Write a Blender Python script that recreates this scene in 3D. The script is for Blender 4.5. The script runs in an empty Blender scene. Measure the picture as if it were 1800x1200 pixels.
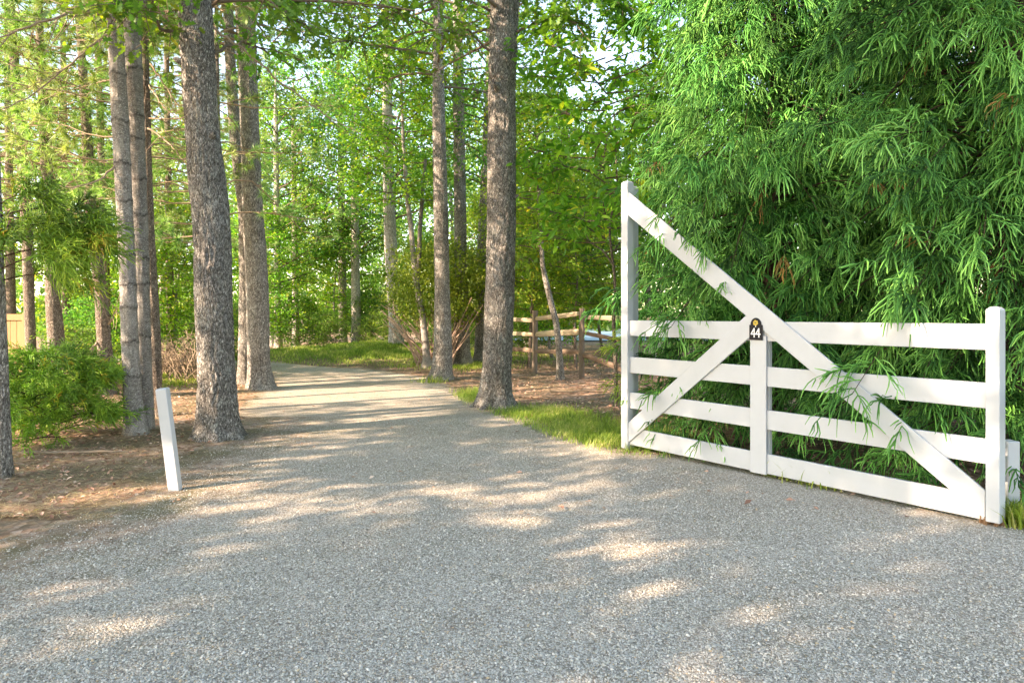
import bpy, math
import numpy as np
from mathutils import Vector

# ------------------------------------------------------------------ camera, sky, sun, exposure
SC = bpy.context.scene
COL = SC.collection
F, H0, CH = 1200.0, 547.0, 1.4          # focal length in photo pixels, horizon row, eye height
cam_d = bpy.data.cameras.new('camera')
cam = bpy.data.objects.new('camera', cam_d); COL.objects.link(cam)
cam_d.lens = 24.0; cam_d.sensor_width = 36.0
cam_d.shift_y = -(600 - H0) / 1800.0
cam_d.clip_end = 1000.0
cam.location = (0, 0, CH); cam.rotation_euler = (math.radians(90), 0, 0)
SC.camera = cam
SUN_EL = math.radians(28); SUN_AZ = math.atan2(-0.86, -0.50)     # direction towards the sun (x, y)
tosun = Vector((math.sin(SUN_AZ) * math.cos(SUN_EL), math.cos(SUN_AZ) * math.cos(SUN_EL), math.sin(SUN_EL)))
world = bpy.data.worlds.new('World'); SC.world = world; world.use_nodes = True
wn = world.node_tree
sky = wn.nodes.new('ShaderNodeTexSky'); sky.sky_type = 'NISHITA'; sky.sun_disc = False
sky.sun_elevation = SUN_EL; sky.sun_rotation = SUN_AZ
sky.air_density = 1.0; sky.dust_density = 0.5; sky.ozone_density = 1.6
bg = wn.nodes['Background']; bg.inputs['Strength'].default_value = 0.15
wn.links.new(sky.outputs[0], bg.inputs['Color'])
sun_d = bpy.data.lights.new('sun', 'SUN'); sun_d.energy = 3.3; sun_d.angle = math.radians(0.5)
sun_d.color = (1.0, 0.88, 0.77)
sun = bpy.data.objects.new('sun', sun_d); COL.objects.link(sun)
sun.rotation_euler = tosun.to_track_quat('Z', 'Y').to_euler()
SC.view_settings.view_transform = 'Standard'; SC.view_settings.look = 'None'
SC.view_settings.gamma = 1.0; SC.view_settings.use_curve_mapping = False
SC.view_settings.exposure = 2.5
SC.view_settings.use_white_balance = True; SC.view_settings.white_balance_temperature = 8200; SC.view_settings.white_balance_tint = 17
SC.cycles.max_bounces = 8; SC.cycles.diffuse_bounces = 4; SC.cycles.transmission_bounces = 4
SC.cycles.glossy_bounces = 2

RNG = np.random.default_rng(44)
PI = math.pi

def at(px, py, Y):
    return np.array([(px - 900) / F * Y, Y, CH - (py - H0) / F * Y])
def gp(px, py):
    Y = F * CH / (py - H0)
    return np.array([(px - 900) / F * Y, Y])

# ------------------------------------------------------------------ numeric helpers
_P = np.random.default_rng(7).permutation(256)
_P = np.concatenate([_P, _P, _P])
_G = np.random.default_rng(8).normal(size=(256, 3)); _G /= np.linalg.norm(_G, axis=1)[:, None]
def noise3(p):
    p = np.asarray(p, float); i = np.floor(p).astype(int); f = p - i; i &= 255
    u = f * f * f * (f * (f * 6 - 15) + 10)
    r = 0
    for dx in (0, 1):
        for dy in (0, 1):
            for dz in (0, 1):
                h = _P[_P[_P[i[..., 0] + dx] + i[..., 1] + dy] + i[..., 2] + dz]
                g = _G[h]
                d = f - np.array([dx, dy, dz])
                w = (u[..., 0] if dx else 1 - u[..., 0]) * (u[..., 1] if dy else 1 - u[..., 1]) * (u[..., 2] if dz else 1 - u[..., 2])
                r = r + w * (g * d).sum(-1)
    return r
def fbm(p, o=3):
    p = np.asarray(p, float); a = 1.0; s = 0; q = p
    for k in range(o):
        s = s + a * noise3(q); q = q * 2.03 + 11.7; a *= .5
    return s
def n2(x, y, s, seed=0.0, o=3):
    x, y = np.broadcast_arrays(x, y)
    return fbm(np.stack([x * s, y * s, np.full(x.shape, seed)], -1), o)
def unit(v):
    return v / np.maximum(np.linalg.norm(v, axis=-1, keepdims=True), 1e-9)

class MB:
    """collects vertices / quads / tris with a per-vertex tint and a per-face material"""
    def __init__(s): s.V = []; s.T = []; s.Q = []; s.a = []; s.n = 0; s.mT = []; s.mQ = []
    def add(s, V, faces, tint=0.5, mat=0):
        V = np.asarray(V, float).reshape(-1, 3); faces = np.asarray(faces, int)
        s.V.append(V); s.a.append(np.broadcast_to(np.asarray(tint, float), (len(V),)).copy())
        if faces.shape[1] == 3: s.T.append(faces + s.n); s.mT.append(np.full(len(faces), mat))
        else: s.Q.append(faces + s.n); s.mQ.append(np.full(len(faces), mat))
        s.n += len(V)
    def mesh(s, name, mats, smooth=False):
        V = np.concatenate(s.V); me = bpy.data.meshes.new(name)
        T = np.concatenate(s.T) if s.T else np.zeros((0, 3), int)
        Q = np.concatenate(s.Q) if s.Q else np.zeros((0, 4), int)
        mi = np.concatenate([np.concatenate(s.mT) if s.mT else [], np.concatenate(s.mQ) if s.mQ else []]).astype(np.int32)
        me.vertices.add(len(V)); me.vertices.foreach_set('co', V.astype(np.float32).ravel())
        loops = np.concatenate([T.ravel(), Q.ravel()]).astype(np.int32)
        me.loops.add(len(loops)); me.loops.foreach_set('vertex_index', loops)
        nf = len(T) + len(Q); me.polygons.add(nf)
        st = np.concatenate([np.arange(len(T)) * 3, len(T) * 3 + np.arange(len(Q)) * 4]).astype(np.int32)
        me.polygons.foreach_set('loop_start', st)
        me.polygons.foreach_set('loop_total', np.concatenate([np.full(len(T), 3), np.full(len(Q), 4)]).astype(np.int32))
        me.polygons.foreach_set('material_index', mi)
        me.polygons.foreach_set('use_smooth', np.full(nf, smooth))
        at_ = me.attributes.new('tint', 'FLOAT', 'POINT'); at_.data.foreach_set('value', np.concatenate(s.a).astype(np.float32))
        for m in (mats if isinstance(mats, (list, tuple)) else [mats]): me.materials.append(m)
        me.update(calc_edges=True); me.validate()
        return me
    def build(s, name, mats, parent=None, smooth=False):
        return link(name, s.mesh(name, mats, smooth), parent)

def link(name, me, parent=None, loc=None):
    o = bpy.data.objects.new(name, me); COL.objects.link(o)
    if parent is not None: o.parent = parent
    if loc is not None: o.location = loc
    return o
def tag(o, label=None, cat=None, group=None, kind=None):
    if label: o['label'] = label
    if cat: o['category'] = cat
    if group: o['group'] = group
    if kind: o['kind'] = kind
    return o
def thing(name, loc, label, cat, group=None):
    o = bpy.data.objects.new(name, None); COL.objects.link(o); o.location = loc
    o.empty_display_size = .1
    return tag(o, label, cat, group)

def tubes(P, R, sides=3):
    """P (m,n,3) centre lines, R (m,n) radii -> verts, quads"""
    P = np.asarray(P, float); R = np.asarray(R, float); m, n, _ = P.shape
    T = np.gradient(P, axis=1); T = unit(T)
    ref = np.where(np.abs(T[:, :1, 2:3]) > .9, np.array([1., 0, 0]), np.array([0, 0, 1.]))
    A = unit(np.cross(T, ref)); B = np.cross(T, A)
    th = np.arange(sides) / sides * 2 * PI
    ring = A[:, :, None] * np.cos(th)[:, None] + B[:, :, None] * np.sin(th)[:, None]
    V = P[:, :, None] + ring * R[:, :, None, None]
    i, j, k = np.meshgrid(np.arange(m), np.arange(n - 1), np.arange(sides), indexing='ij')
    b = i * n * sides + j * sides; k2 = (k + 1) % sides
    Q = np.stack([b + k, b + k2, b + sides + k2, b + sides + k], -1).reshape(-1, 4)
    return V.reshape(-1, 3), Q

LEAF = {
 'oak': (np.array([[0,0,0],[.12,.03,0],[.22,.22,.03],[.34,.09,.02],[.50,.34,.06],[.58,.12,.02],[.78,.26,.02],[.82,.10,0],[1,0,-.06],
                   [.82,-.10,0],[.78,-.26,.02],[.58,-.12,.02],[.50,-.34,.06],[.34,-.09,.02],[.22,-.22,.03],[.12,-.03,0]]),
         np.array([[1,2,3],[3,4,5],[5,6,7],[7,8,9],[9,10,11],[11,12,13],[13,14,15],[15,1,3],[15,3,13],[13,3,5],[13,5,11],[11,5,7],[11,7,9]])),
 'maple': (np.array([[0,0,0],[.18,.30,.05],[.40,.20,.02],[.62,.34,.03],[1,0,-.08],[.62,-.34,.03],[.40,-.20,.02],[.18,-.30,.05]]),
         np.array([[0,1,2],[2,3,4],[0,2,4],[0,4,6],[4,5,6],[0,6,7]])),
 'long': (np.array([[0,0,0],[.3,.17,.04],[.7,.15,.01],[1,0,-.12],[.7,-.15,.01],[.3,-.17,.04],[.5,0,0]]),
         np.array([[0,1,6],[1,2,6],[2,3,6],[3,4,6],[4,5,6],[5,0,6]])),
 'simple': (np.array([[0,0,0],[.5,.30,.06],[1,0,-.06],[.5,-.30,.06]]), np.array([[0,1,2],[0,2,3]])),
}
def leaves(mb, C, D, N, L, W, kind, tint, mat=0):
    V0, F0 = LEAF[kind]; m = len(C)
    D = unit(D); S = unit(np.cross(N, D)); U = np.cross(D, S)
    L = np.asarray(L).reshape(-1, 1, 1); W = np.asarray(W).reshape(-1, 1, 1)
    V = C[:, None] + D[:, None] * V0[None, :, :1] * L + S[:, None] * V0[None, :, 1:2] * W + U[:, None] * V0[None, :, 2:3] * L
    Fc = (F0[None] + (np.arange(m) * len(V0))[:, None, None]).reshape(-1, 3)
    mb.add(V.reshape(-1, 3), Fc, np.repeat(tint, len(V0)), mat)

def boxv(c0, c1):
    x0, y0, z0 = c0; x1, y1, z1 = c1
    V = [(x0,y0,z0),(x1,y0,z0),(x1,y1,z0),(x0,y1,z0),(x0,y0,z1),(x1,y0,z1),(x1,y1,z1),(x0,y1,z1)]
    Fq = [(0,3,2,1),(4,5,6,7),(0,1,5,4),(1,2,6,5),(2,3,7,6),(3,0,4,7)]
    return np.array(V, float), np.array(Fq)

# ------------------------------------------------------------------ materials
def newmat(name):
    m = bpy.data.materials.new(name); m.use_nodes = True
    nt = m.node_tree; b = nt.nodes['Principled BSDF']; return m, nt, b
def nd(nt, t, **kw):
    n = nt.nodes.new(t)
    for k, v in kw.items():
        if k.startswith('i_'): n.inputs[k[2:].replace('_', ' ')].default_value = v
        else: setattr(n, k, v)
    return n
def ramp(nt, fac, stops):
    r = nd(nt, 'ShaderNodeValToRGB'); e = r.color_ramp.elements
    while len(e) < len(stops): e.new(.5)
    for el, (p, c) in zip(e, stops): el.position = p; el.color = (*c, 1)
    nt.links.new(fac, r.inputs[0]); return r.outputs[0]
def mix(nt, fac, a, b, mode='MIX'):
    m = nd(nt, 'ShaderNodeMix', data_type='RGBA', blend_type=mode)
    for s, v in ((m.inputs[0], fac), (m.inputs[6], a), (m.inputs[7], b)):
        if hasattr(v, 'links') or hasattr(v, 'is_linked'): nt.links.new(v, s)
        elif isinstance(v, (int, float)): s.default_value = v
        else: s.default_value = (*v, 1)
    return m.outputs[2]
def coords(nt, scale=(1, 1, 1), kind='Object'):
    tc = nd(nt, 'ShaderNodeTexCoord'); mp = nd(nt, 'ShaderNodeMapping'); mp.inputs['Scale'].default_value = scale
    nt.links.new(tc.outputs[kind], mp.inputs[0]); return mp.outputs[0]
def noise(nt, vec, sc, det=4, rough=.6, dist=0):
    n = nd(nt, 'ShaderNodeTexNoise'); n.inputs['Scale'].default_value = sc; n.inputs['Detail'].default_value = det
    n.inputs['Roughness'].default_value = rough; n.inputs['Distortion'].default_value = dist
    nt.links.new(vec, n.inputs['Vector']); return n.outputs[0]
def math_(nt, op, a, b=0.0, clamp=False):
    m = nd(nt, 'ShaderNodeMath', operation=op, use_clamp=clamp)
    for s, v in zip(m.inputs, (a, b)):
        if hasattr(v, 'is_linked'): nt.links.new(v, s)
        else: s.default_value = v
    return m.outputs[0]
def bump(nt, b, h, strength, dist):
    bp = nd(nt, 'ShaderNodeBump'); bp.inputs['Strength'].default_value = strength; bp.inputs['Distance'].default_value = dist
    nt.links.new(h, bp.inputs['Height']); nt.links.new(bp.outputs[0], b.inputs['Normal'])

FM = 1.55
def foliage(name, stops, trans=.35, rough=.5, spec=.35, vary=.25, tmul=1.6):
    m, nt, b = newmat(name)
    a = nd(nt, 'ShaderNodeAttribute', attribute_name='tint')
    col = ramp(nt, a.outputs['Fac'], [(p, tuple(min(.75, x * FM) for x in c)) for p, c in stops])
    oi = nd(nt, 'ShaderNodeObjectInfo')
    hs = nd(nt, 'ShaderNodeHueSaturation')
    nt.links.new(math_(nt, 'MULTIPLY_ADD', oi.outputs['Random'], .05), hs.inputs['Hue'])
    hs.inputs['Hue'].links[0].from_node.inputs[2].default_value = .475
    nt.links.new(math_(nt, 'MULTIPLY_ADD', oi.outputs['Random'], vary), hs.inputs['Value'])
    hs.inputs['Value'].links[0].from_node.inputs[2].default_value = 1 - vary / 2
    nt.links.new(col, hs.inputs['Color']); col = hs.outputs[0]
    nt.links.new(col, b.inputs['Base Color'])
    b.inputs['Roughness'].default_value = rough; b.inputs['Specular IOR Level'].default_value = spec
    tr = nd(nt, 'ShaderNodeBsdfTranslucent')
    tcol = mix(nt, 1.0, col, (tmul * .96, tmul, tmul * .45), 'MULTIPLY'); nt.links.new(tcol, tr.inputs[0])
    ms = nd(nt, 'ShaderNodeMixShader'); ms.inputs[0].default_value = trans
    nt.links.new(b.outputs[0], ms.inputs[1]); nt.links.new(tr.outputs[0], ms.inputs[2])
    nt.links.new(ms.outputs[0], nt.nodes['Material Output'].inputs[0])
    return m

BM = 1.35
def bark(name, light, mid, dark, sxy=22, sz=5, lichen=(.42,.43,.40), lich=.35, bumpd=.012, rings=False):
    light, mid, dark, lichen = [tuple(x * BM for x in c) for c in (light, mid, dark, lichen)]
    m, nt, b = newmat(name)
    v = coords(nt, (1, 1, sz / sxy)); vw = noise(nt, v, sxy * .6, 3, .6)
    vo = nd(nt, 'ShaderNodeTexVoronoi', feature='DISTANCE_TO_EDGE'); vo.inputs['Scale'].default_value = sxy * 1.25
    wv = nd(nt, 'ShaderNodeVectorMath', operation='MULTIPLY_ADD'); cb = nd(nt, 'ShaderNodeCombineXYZ')
    for q in range(3): nt.links.new(vw, cb.inputs[q])
    nt.links.new(cb.outputs[0], wv.inputs[0]); wv.inputs[1].default_value = (.12, .12, .12); nt.links.new(v, wv.inputs[2]); nt.links.new(wv.outputs[0], vo.inputs['Vector'])
    def ridge(scale, det, dist):
        n = noise(nt, v, scale, det, .62, dist)
        return math_(nt, 'MULTIPLY', math_(nt, 'ABSOLUTE', math_(nt, 'SUBTRACT', n, .5)), 1.0)
    r1 = ridge(sxy, 3, .6); r2 = ridge(sxy * 2.1, 3, .3)
    fis = math_(nt, 'MULTIPLY', r1, 11.0, True)                       # 0 in the fissures
    fis2 = math_(nt, 'MULTIPLY', r2, 9.0, True)
    fis = math_(nt, 'MULTIPLY', math_(nt, 'ADD', math_(nt, 'MULTIPLY', fis, .55), .45), math_(nt, 'ADD', math_(nt, 'MULTIPLY', math_(nt, 'MULTIPLY', vo.outputs[0], 7.0, True), .75), .25))
    fn = noise(nt, v, sxy * 2.6, 5, .8)
    hgt = math_(nt, 'ADD', math_(nt, 'ADD', math_(nt, 'MULTIPLY', fis, .8), math_(nt, 'MULTIPLY', fis2, .35)), math_(nt, 'MULTIPLY', fn, .5))
    big = noise(nt, coords(nt), 2.3, 5, .65)
    tone = math_(nt, 'ADD', math_(nt, 'MULTIPLY', fn, .75), math_(nt, 'MULTIPLY', big, .25))
    base = ramp(nt, tone, [(.38, dark), (.47, mid), (.57, light)])
    k = math_(nt, 'MULTIPLY', math_(nt, 'SUBTRACT', 1.0, fis), .97)
    k2 = math_(nt, 'MULTIPLY', math_(nt, 'SUBTRACT', 1.0, fis2), .75)
    col = mix(nt, k2, mix(nt, k, base, dark), dark)
    li = math_(nt, 'MULTIPLY', math_(nt, 'SUBTRACT', noise(nt, coords(nt), 7, 7, .75), .52), 9.0, True)
    col = mix(nt, math_(nt, 'MULTIPLY', math_(nt, 'MULTIPLY', li, lich), fis), col, lichen)
    if rings:
        a = nd(nt, 'ShaderNodeAttribute', attribute_name='tint')
        l2 = noise(nt, coords(nt, (3.5, 3.5, 40)), 3.0, 5, .75)
        lent = math_(nt, 'MULTIPLY', math_(nt, 'SUBTRACT', l2, .51), 8.0, True)
        col = mix(nt, math_(nt, 'MULTIPLY', lent, .8), col, dark)
        mo = math_(nt, 'MULTIPLY', math_(nt, 'SUBTRACT', noise(nt, coords(nt, (1, 1, .4)), 9, 6, .7), .48), 5.0, True)
        col = mix(nt, math_(nt, 'MULTIPLY', mo, .6), col, mid)
        rg = math_(nt, 'MULTIPLY', a.outputs['Fac'], math_(nt, 'MULTIPLY', noise(nt, coords(nt), 40, 3, .7), 2.1, True), True)
        col = mix(nt, rg, col, (.025, .02, .017))
        hgt = math_(nt, 'SUBTRACT', hgt, math_(nt, 'MULTIPLY', lent, .5))
    nt.links.new(col, b.inputs['Base Color']); b.inputs['Roughness'].default_value = .92
    b.inputs['Specular IOR Level'].default_value = .15
    bump(nt, b, hgt, 1.0, bumpd)
    return m

def plain(name, c, rough=.6, spec=.4, var=.06, nscale=8, bd=.0, stretch=(1,1,1), metal=0):
    m, nt, b = newmat(name)
    n = noise(nt, coords(nt, stretch), nscale, 5, .65)
    col = mix(nt, n, tuple(max(0, x * (1 - var)) for x in c), tuple(min(1, x * (1 + var)) for x in c))
    nt.links.new(col, b.inputs['Base Color']); b.inputs['Roughness'].default_value = rough
    b.inputs['Specular IOR Level'].default_value = spec; b.inputs['Metallic'].default_value = metal
    if bd: bump(nt, b, n, .6, bd)
    return m

M = {}
M['oak_bark'] = bark('oak_bark', (.62,.58,.53), (.33,.30,.26), (.028,.024,.02), 29, 11, (.42,.43,.39), .5, .012)
M['grey_bark'] = bark('grey_bark', (.62,.59,.54), (.36,.33,.29), (.035,.03,.026), 29, 10, (.46,.46,.42), .45, .009)
M['smooth_bark'] = bark('smooth_bark', (.52,.50,.46), (.34,.315,.28), (.09,.078,.068), 30, 24, (.44,.44,.41), .5, .003, True)
M['sunlit_pale_bark'] = bark('sunlit_pale_bark', (.66,.63,.58), (.50,.465,.42), (.14,.12,.10), 16, 6, (.60,.60,.56), .4, .006)  # sunlight on the far trunks put into a lighter bark colour
M['pine_bark'] = bark('pine_bark', (.46,.39,.32), (.27,.215,.17), (.045,.033,.027), 28, 14, (.42,.40,.36), .35, .008)
M['dark_bark'] = bark('cedar_bark', (.16,.105,.075), (.10,.065,.045), (.035,.024,.018), 30, 6, (.2,.17,.13), .2, .01)
M['twig'] = plain('twig_bark', (.17,.13,.10), .9, .1, .4, 30, .001)
M['dead_twig'] = plain('dead_twig_bark', (.33,.25,.18), .9, .1, .4, 30, .001)
M['oak_leaf'] = foliage('oak_leaf', [(0,(.03,.08,.015)),(.45,(.07,.155,.024)),(.85,(.14,.24,.03)),(1,(.24,.28,.035))], .46)
M['mid_leaf'] = foliage('woodland_leaf', [(0,(.030,.09,.022)),(.4,(.072,.17,.036)),(.8,(.15,.27,.05)),(1,(.27,.32,.06))], .46)
M['lime_leaf'] = foliage('lime_leaf', [(0,(.05,.13,.018)),(.4,(.11,.225,.03)),(.8,(.205,.31,.04)),(1,(.35,.32,.04))], .46)
M['yew_leaf'] = foliage('yew_leaf', [(0,(.04,.085,.014)),(.5,(.095,.165,.026)),(1,(.20,.26,.04))], .42)
M['cedar'] = foliage('cedar_needles', [(0,(.012,.058,.014)),(.30,(.038,.165,.034)),(.60,(.090,.30,.060)),(.93,(.19,.46,.12)),(.965,(.20,.12,.04)),(1,(.30,.18,.05))], .22, .5, .25, 0.0, 1.4)
M['cedar_bright'] = foliage('young_cedar_needles', [(0,(.055,.14,.02)),(.35,(.13,.27,.032)),(.7,(.22,.37,.045)),(.95,(.34,.44,.07)),(1,(.42,.27,.03))], .36, .45, .4, 0.0, 1.5)
M['pine'] = foliage('pine_needles', [(0,(.05,.11,.03)),(.35,(.12,.21,.055)),(.7,(.25,.34,.13)),(1,(.42,.48,.27))], .32, .45, .5)
M['grass'] = foliage('grass_blades', [(0,(.06,.11,.02)),(.4,(.13,.20,.032)),(.7,(.23,.28,.06)),(1,(.42,.38,.17))], .40, .5, .3, 0)

# gravel driveway: small cells of pale stone; towards its edge the material turns into dirt, moss and needles
def litter_color(nt, v):
    a = noise(nt, v, 1.1, 5, .6); f = noise(nt, v, 26, 5, .75)
    vo = nd(nt, 'ShaderNodeTexVoronoi'); vo.inputs['Scale'].default_value = 17; nt.links.new(v, vo.inputs['Vector'])
    c1 = ramp(nt, vo.outputs['Color'], [(0,(.15,.09,.06)),(.35,(.32,.19,.125)),(.65,(.48,.32,.23)),(1,(.60,.45,.35))])
    c2 = ramp(nt, f, [(.3,(.09,.07,.045)),(.55,(.24,.18,.115)),(.75,(.42,.34,.24))])
    c = mix(nt, ramp(nt, a, [(.42,(0,0,0)),(.58,(1,1,1))]), c1, c2)
    return c, math_(nt, 'ADD', vo.outputs['Distance'], f)
def gravel_mat():
    m, nt, b = newmat('gravel')
    v = coords(nt)
    vo = nd(nt, 'ShaderNodeTexVoronoi'); vo.inputs['Scale'].default_value = 92; nt.links.new(v, vo.inputs['Vector'])
    vo2 = nd(nt, 'ShaderNodeTexVoronoi'); vo2.inputs['Scale'].default_value = 190; nt.links.new(v, vo2.inputs['Vector'])
    sep = nd(nt, 'ShaderNodeSeparateColor'); nt.links.new(vo.outputs['Color'], sep.inputs[0])
    sep2 = nd(nt, 'ShaderNodeSeparateColor'); nt.links.new(vo2.outputs['Color'], sep2.inputs[0])
    st = [(0,(.16,.15,.14)),(.10,(.38,.355,.32)),(.4,(.56,.53,.48)),(.68,(.67,.64,.59)),(.9,(.80,.77,.72)),(1,(.62,.48,.33))]
    c = mix(nt, .4, ramp(nt, sep.outputs[0], st), ramp(nt, sep2.outputs[0], st))
    edge = math_(nt, 'SUBTRACT', 1.0, math_(nt, 'MULTIPLY', vo.outputs['Distance'], 1.0, True))
    cr = ramp(nt, vo.outputs['Distance'], [(.0,(1,1,1)),(.45,(.92,.92,.92)),(.8,(.55,.52,.48))])
    c = mix(nt, 1.0, c, cr, 'MULTIPLY')
    big = noise(nt, v, .55, 5, .6)
    c = mix(nt, 1.0, c, ramp(nt, big, [(.3,(.86,.84,.80)),(.6,(1,1,1))]), 'MULTIPLY')
    lc, lh = litter_color(nt, v)
    moss = noise(nt, v, 1.7, 6, .7)
    lc = mix(nt, ramp(nt, moss, [(.44,(0,0,0)),(.58,(.75,.75,.75))]), lc, (.15,.135,.06))
    at_ = nd(nt, 'ShaderNodeAttribute', attribute_name='tint')
    wob = math_(nt, 'MULTIPLY', math_(nt, 'SUBTRACT', noise(nt, v, 2.2, 8, .75), .5), 2.3)
    k = math_(nt, 'ADD', at_.outputs['Fac'], wob)
    fine = math_(nt, 'MULTIPLY', math_(nt, 'SUBTRACT', sep.outputs[1], .5), .9)
    k = math_(nt, 'ADD', k, fine, True)
    c = mix(nt, 1.0, c, (1.04, 1.0, .93), 'MULTIPLY')
    col = mix(nt, k, c, lc)
    nt.links.new(col, b.inputs['Base Color']); b.inputs['Roughness'].default_value = .9; b.inputs['Specular IOR Level'].default_value = .2
    h = math_(nt, 'SUBTRACT', 1.0, vo.outputs['Distance'])
    h = math_(nt, 'ADD', h, math_(nt, 'MULTIPLY', math_(nt, 'SUBTRACT', 1.0, vo2.outputs['Distance']), .5))
    h = math_(nt, 'ADD', h, math_(nt, 'MULTIPLY', sep.outputs[2], .8))
    bump(nt, b, h, 1.0, .006)
    return m
M['gravel'] = gravel_mat()
def litter_mat():
    m, nt, b = newmat('leaf_litter_ground')
    v = coords(nt); c, h = litter_color(nt, v)
    at_ = nd(nt, 'ShaderNodeAttribute', attribute_name='tint')      # tint = mossy / grassy soil
    g = ramp(nt, noise(nt, v, 14, 6, .7), [(.3,(.045,.06,.015)),(.55,(.12,.14,.035)),(.8,(.26,.24,.09))])
    k = math_(nt, 'ADD', at_.outputs['Fac'], math_(nt, 'MULTIPLY', math_(nt, 'SUBTRACT', noise(nt, v, 2.5, 6, .7), .5), 1.6), True)
    c = mix(nt, k, c, g)
    nt.links.new(c, b.inputs['Base Color']); b.inputs['Roughness'].default_value = .95; b.inputs['Specular IOR Level'].default_value = .1
    bump(nt, b, h, .8, .02)
    return m
M['litter'] = litter_mat()
def pebble_mat():
    m, nt, b = newmat('pebble_stone')
    oi = nd(nt, 'ShaderNodeObjectInfo')
    c = ramp(nt, oi.outputs['Random'], [(0,(.17,.155,.14)),(.14,(.30,.275,.25)),(.30,(.53,.50,.45)),(.66,(.64,.61,.56)),(.86,(.74,.71,.66)),(.93,(.82,.80,.76)),(.94,(.60,.46,.32)),(1,(.52,.42,.30))])
    c = mix(nt, noise(nt, coords(nt), 120, 3), mix(nt, 1.0, c, (.8,.8,.8), 'MULTIPLY'), c)
    c = mix(nt, 1.0, c, (1.04, 1.0, .93), 'MULTIPLY')
    nt.links.new(c, b.inputs['Base Color']); b.inputs['Roughness'].default_value = .8; b.inputs['Specular IOR Level'].default_value = .3
    return m
M['pebble'] = pebble_mat()
M['fallen'] = foliage('fallen_leaves', [(0,(.12,.065,.045)),(.4,(.27,.155,.11)),(.75,(.40,.255,.19)),(.95,(.50,.38,.31)),(1,(.33,.29,.12))], .12, .8, .15, 0)
def white_paint():
    m, nt, b = newmat('white_paint')
    v = coords(nt)
    n = noise(nt, v, 3, 6, .7); f = noise(nt, coords(nt, (1, 1, 1)), 45, 4, .7)
    c = mix(nt, ramp(nt, n, [(.45,(0,0,0)),(.75,(1,1,1))]), (.535,.55,.565), (.49,.505,.515))
    c = mix(nt, ramp(nt, f, [(.66,(0,0,0)),(.74,(.35,.35,.35))]), c, (.60,.58,.52))
    nt.links.new(c, b.inputs['Base Color']); b.inputs['Roughness'].default_value = .42; b.inputs['Specular IOR Level'].default_value = .4
    bump(nt, b, noise(nt, v, 60, 3), .15, .001)
    return m
M['paint'] = white_paint()
M['slate'] = plain('plate_enamel', (.006,.006,.009), .5, .25, .3, 40, .0006)
M['white'] = plain('numeral_paint', (.82,.82,.80), .5, .4, .05, 20)
M['gold'] = plain('gold_paint', (.62,.42,.05), .45, .5, .3, 60)
M['leafgreen'] = plain('emblem_green', (.20,.22,.05), .5, .4, .3, 60)
M['iron'] = plain('dark_iron', (.05,.05,.05), .5, .5, .2, 40, 0, metal=.6)
M['rail_new'] = plain('split_cedar_rail', (.42,.345,.24), .8, .2, .35, 7, .006, (1, 1, 5))
M['rail_old'] = plain('weathered_rail', (.21,.15,.11), .9, .15, .45, 9, .01, (1, 1, 5))
M['post_old'] = plain('weathered_fence_post', (.21,.165,.13), .9, .15, .45, 9, .01, (4, 4, 1))
M['board'] = plain('cedar_board', (.36,.215,.105), .75, .25, .22, 5, .002, (8, 8, .8))
M['stump'] = plain('raw_old_wood', (.22,.13,.075), .9, .1, .5, 14, .006, (5, 5, .8))
def water_mat():
    m, nt, b = newmat('pond_water')
    b.inputs['Base Color'].default_value = (.20,.31,.42,1); b.inputs['Roughness'].default_value = .45  # sky reflection put into the base colour as an even blue
    bump(nt, b, noise(nt, coords(nt), 3, 4), .5, .05); return m
M['water'] = water_mat()

# ------------------------------------------------------------------ ground, driveway, pond
# outline of the gravel in metres, walked round from the lower left
OUT = [(-14, -3.0), (-9, .6), (-5.6, 2.5), *[tuple(gp(*p)) for p in [(-40,985),(80,945),(190,905),(270,862),(330,812),(372,787),(440,768),(432,722),(462,694),(492,684),(486,656)]],
       (-7.4, 17.6), (-12, 19.4), (-18, 20.5), (-18, 23.5), (-12.5, 21.6), (-8.5, 19.6), (-6.0, 18.2),
       *[tuple(gp(*p)) for p in [(560,645),(640,649),(745,664),(800,690),(838,718),(905,738),(985,772),(1088,797),(1120,800)]],
       (1.75, 6.35), (2.45, 5.45), (3.05, 4.65), (3.7, 4.1), (6, 3.3), (10, 1.5), (14, -3)]
OUT = np.array(OUT)
def sd_poly(x, y, P=OUT):
    """signed distance, positive inside"""
    d = np.full(x.shape, 1e9); ins = np.zeros(x.shape, bool)
    for i in range(len(P)):
        a = P[i]; b = P[(i + 1) % len(P)]; e = b - a
        t = np.clip(((x - a[0]) * e[0] + (y - a[1]) * e[1]) / (e @ e), 0, 1)
        d = np.minimum(d, np.hypot(x - a[0] - t * e[0], y - a[1] - t * e[1]))
        c = (a[1] > y) != (b[1] > y)
        with np.errstate(divide='ignore', invalid='ignore'):
            xi = (b[0] - a[0]) * (y - a[1]) / (b[1] - a[1] if b[1] != a[1] else 1e-9) + a[0]
        ins ^= c & (x < xi)
    return np.where(ins, d, -d)
def smooth(a, b, x):
    t = np.clip((x - a) / (b - a), 0, 1); return t * t * (3 - 2 * t)
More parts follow.
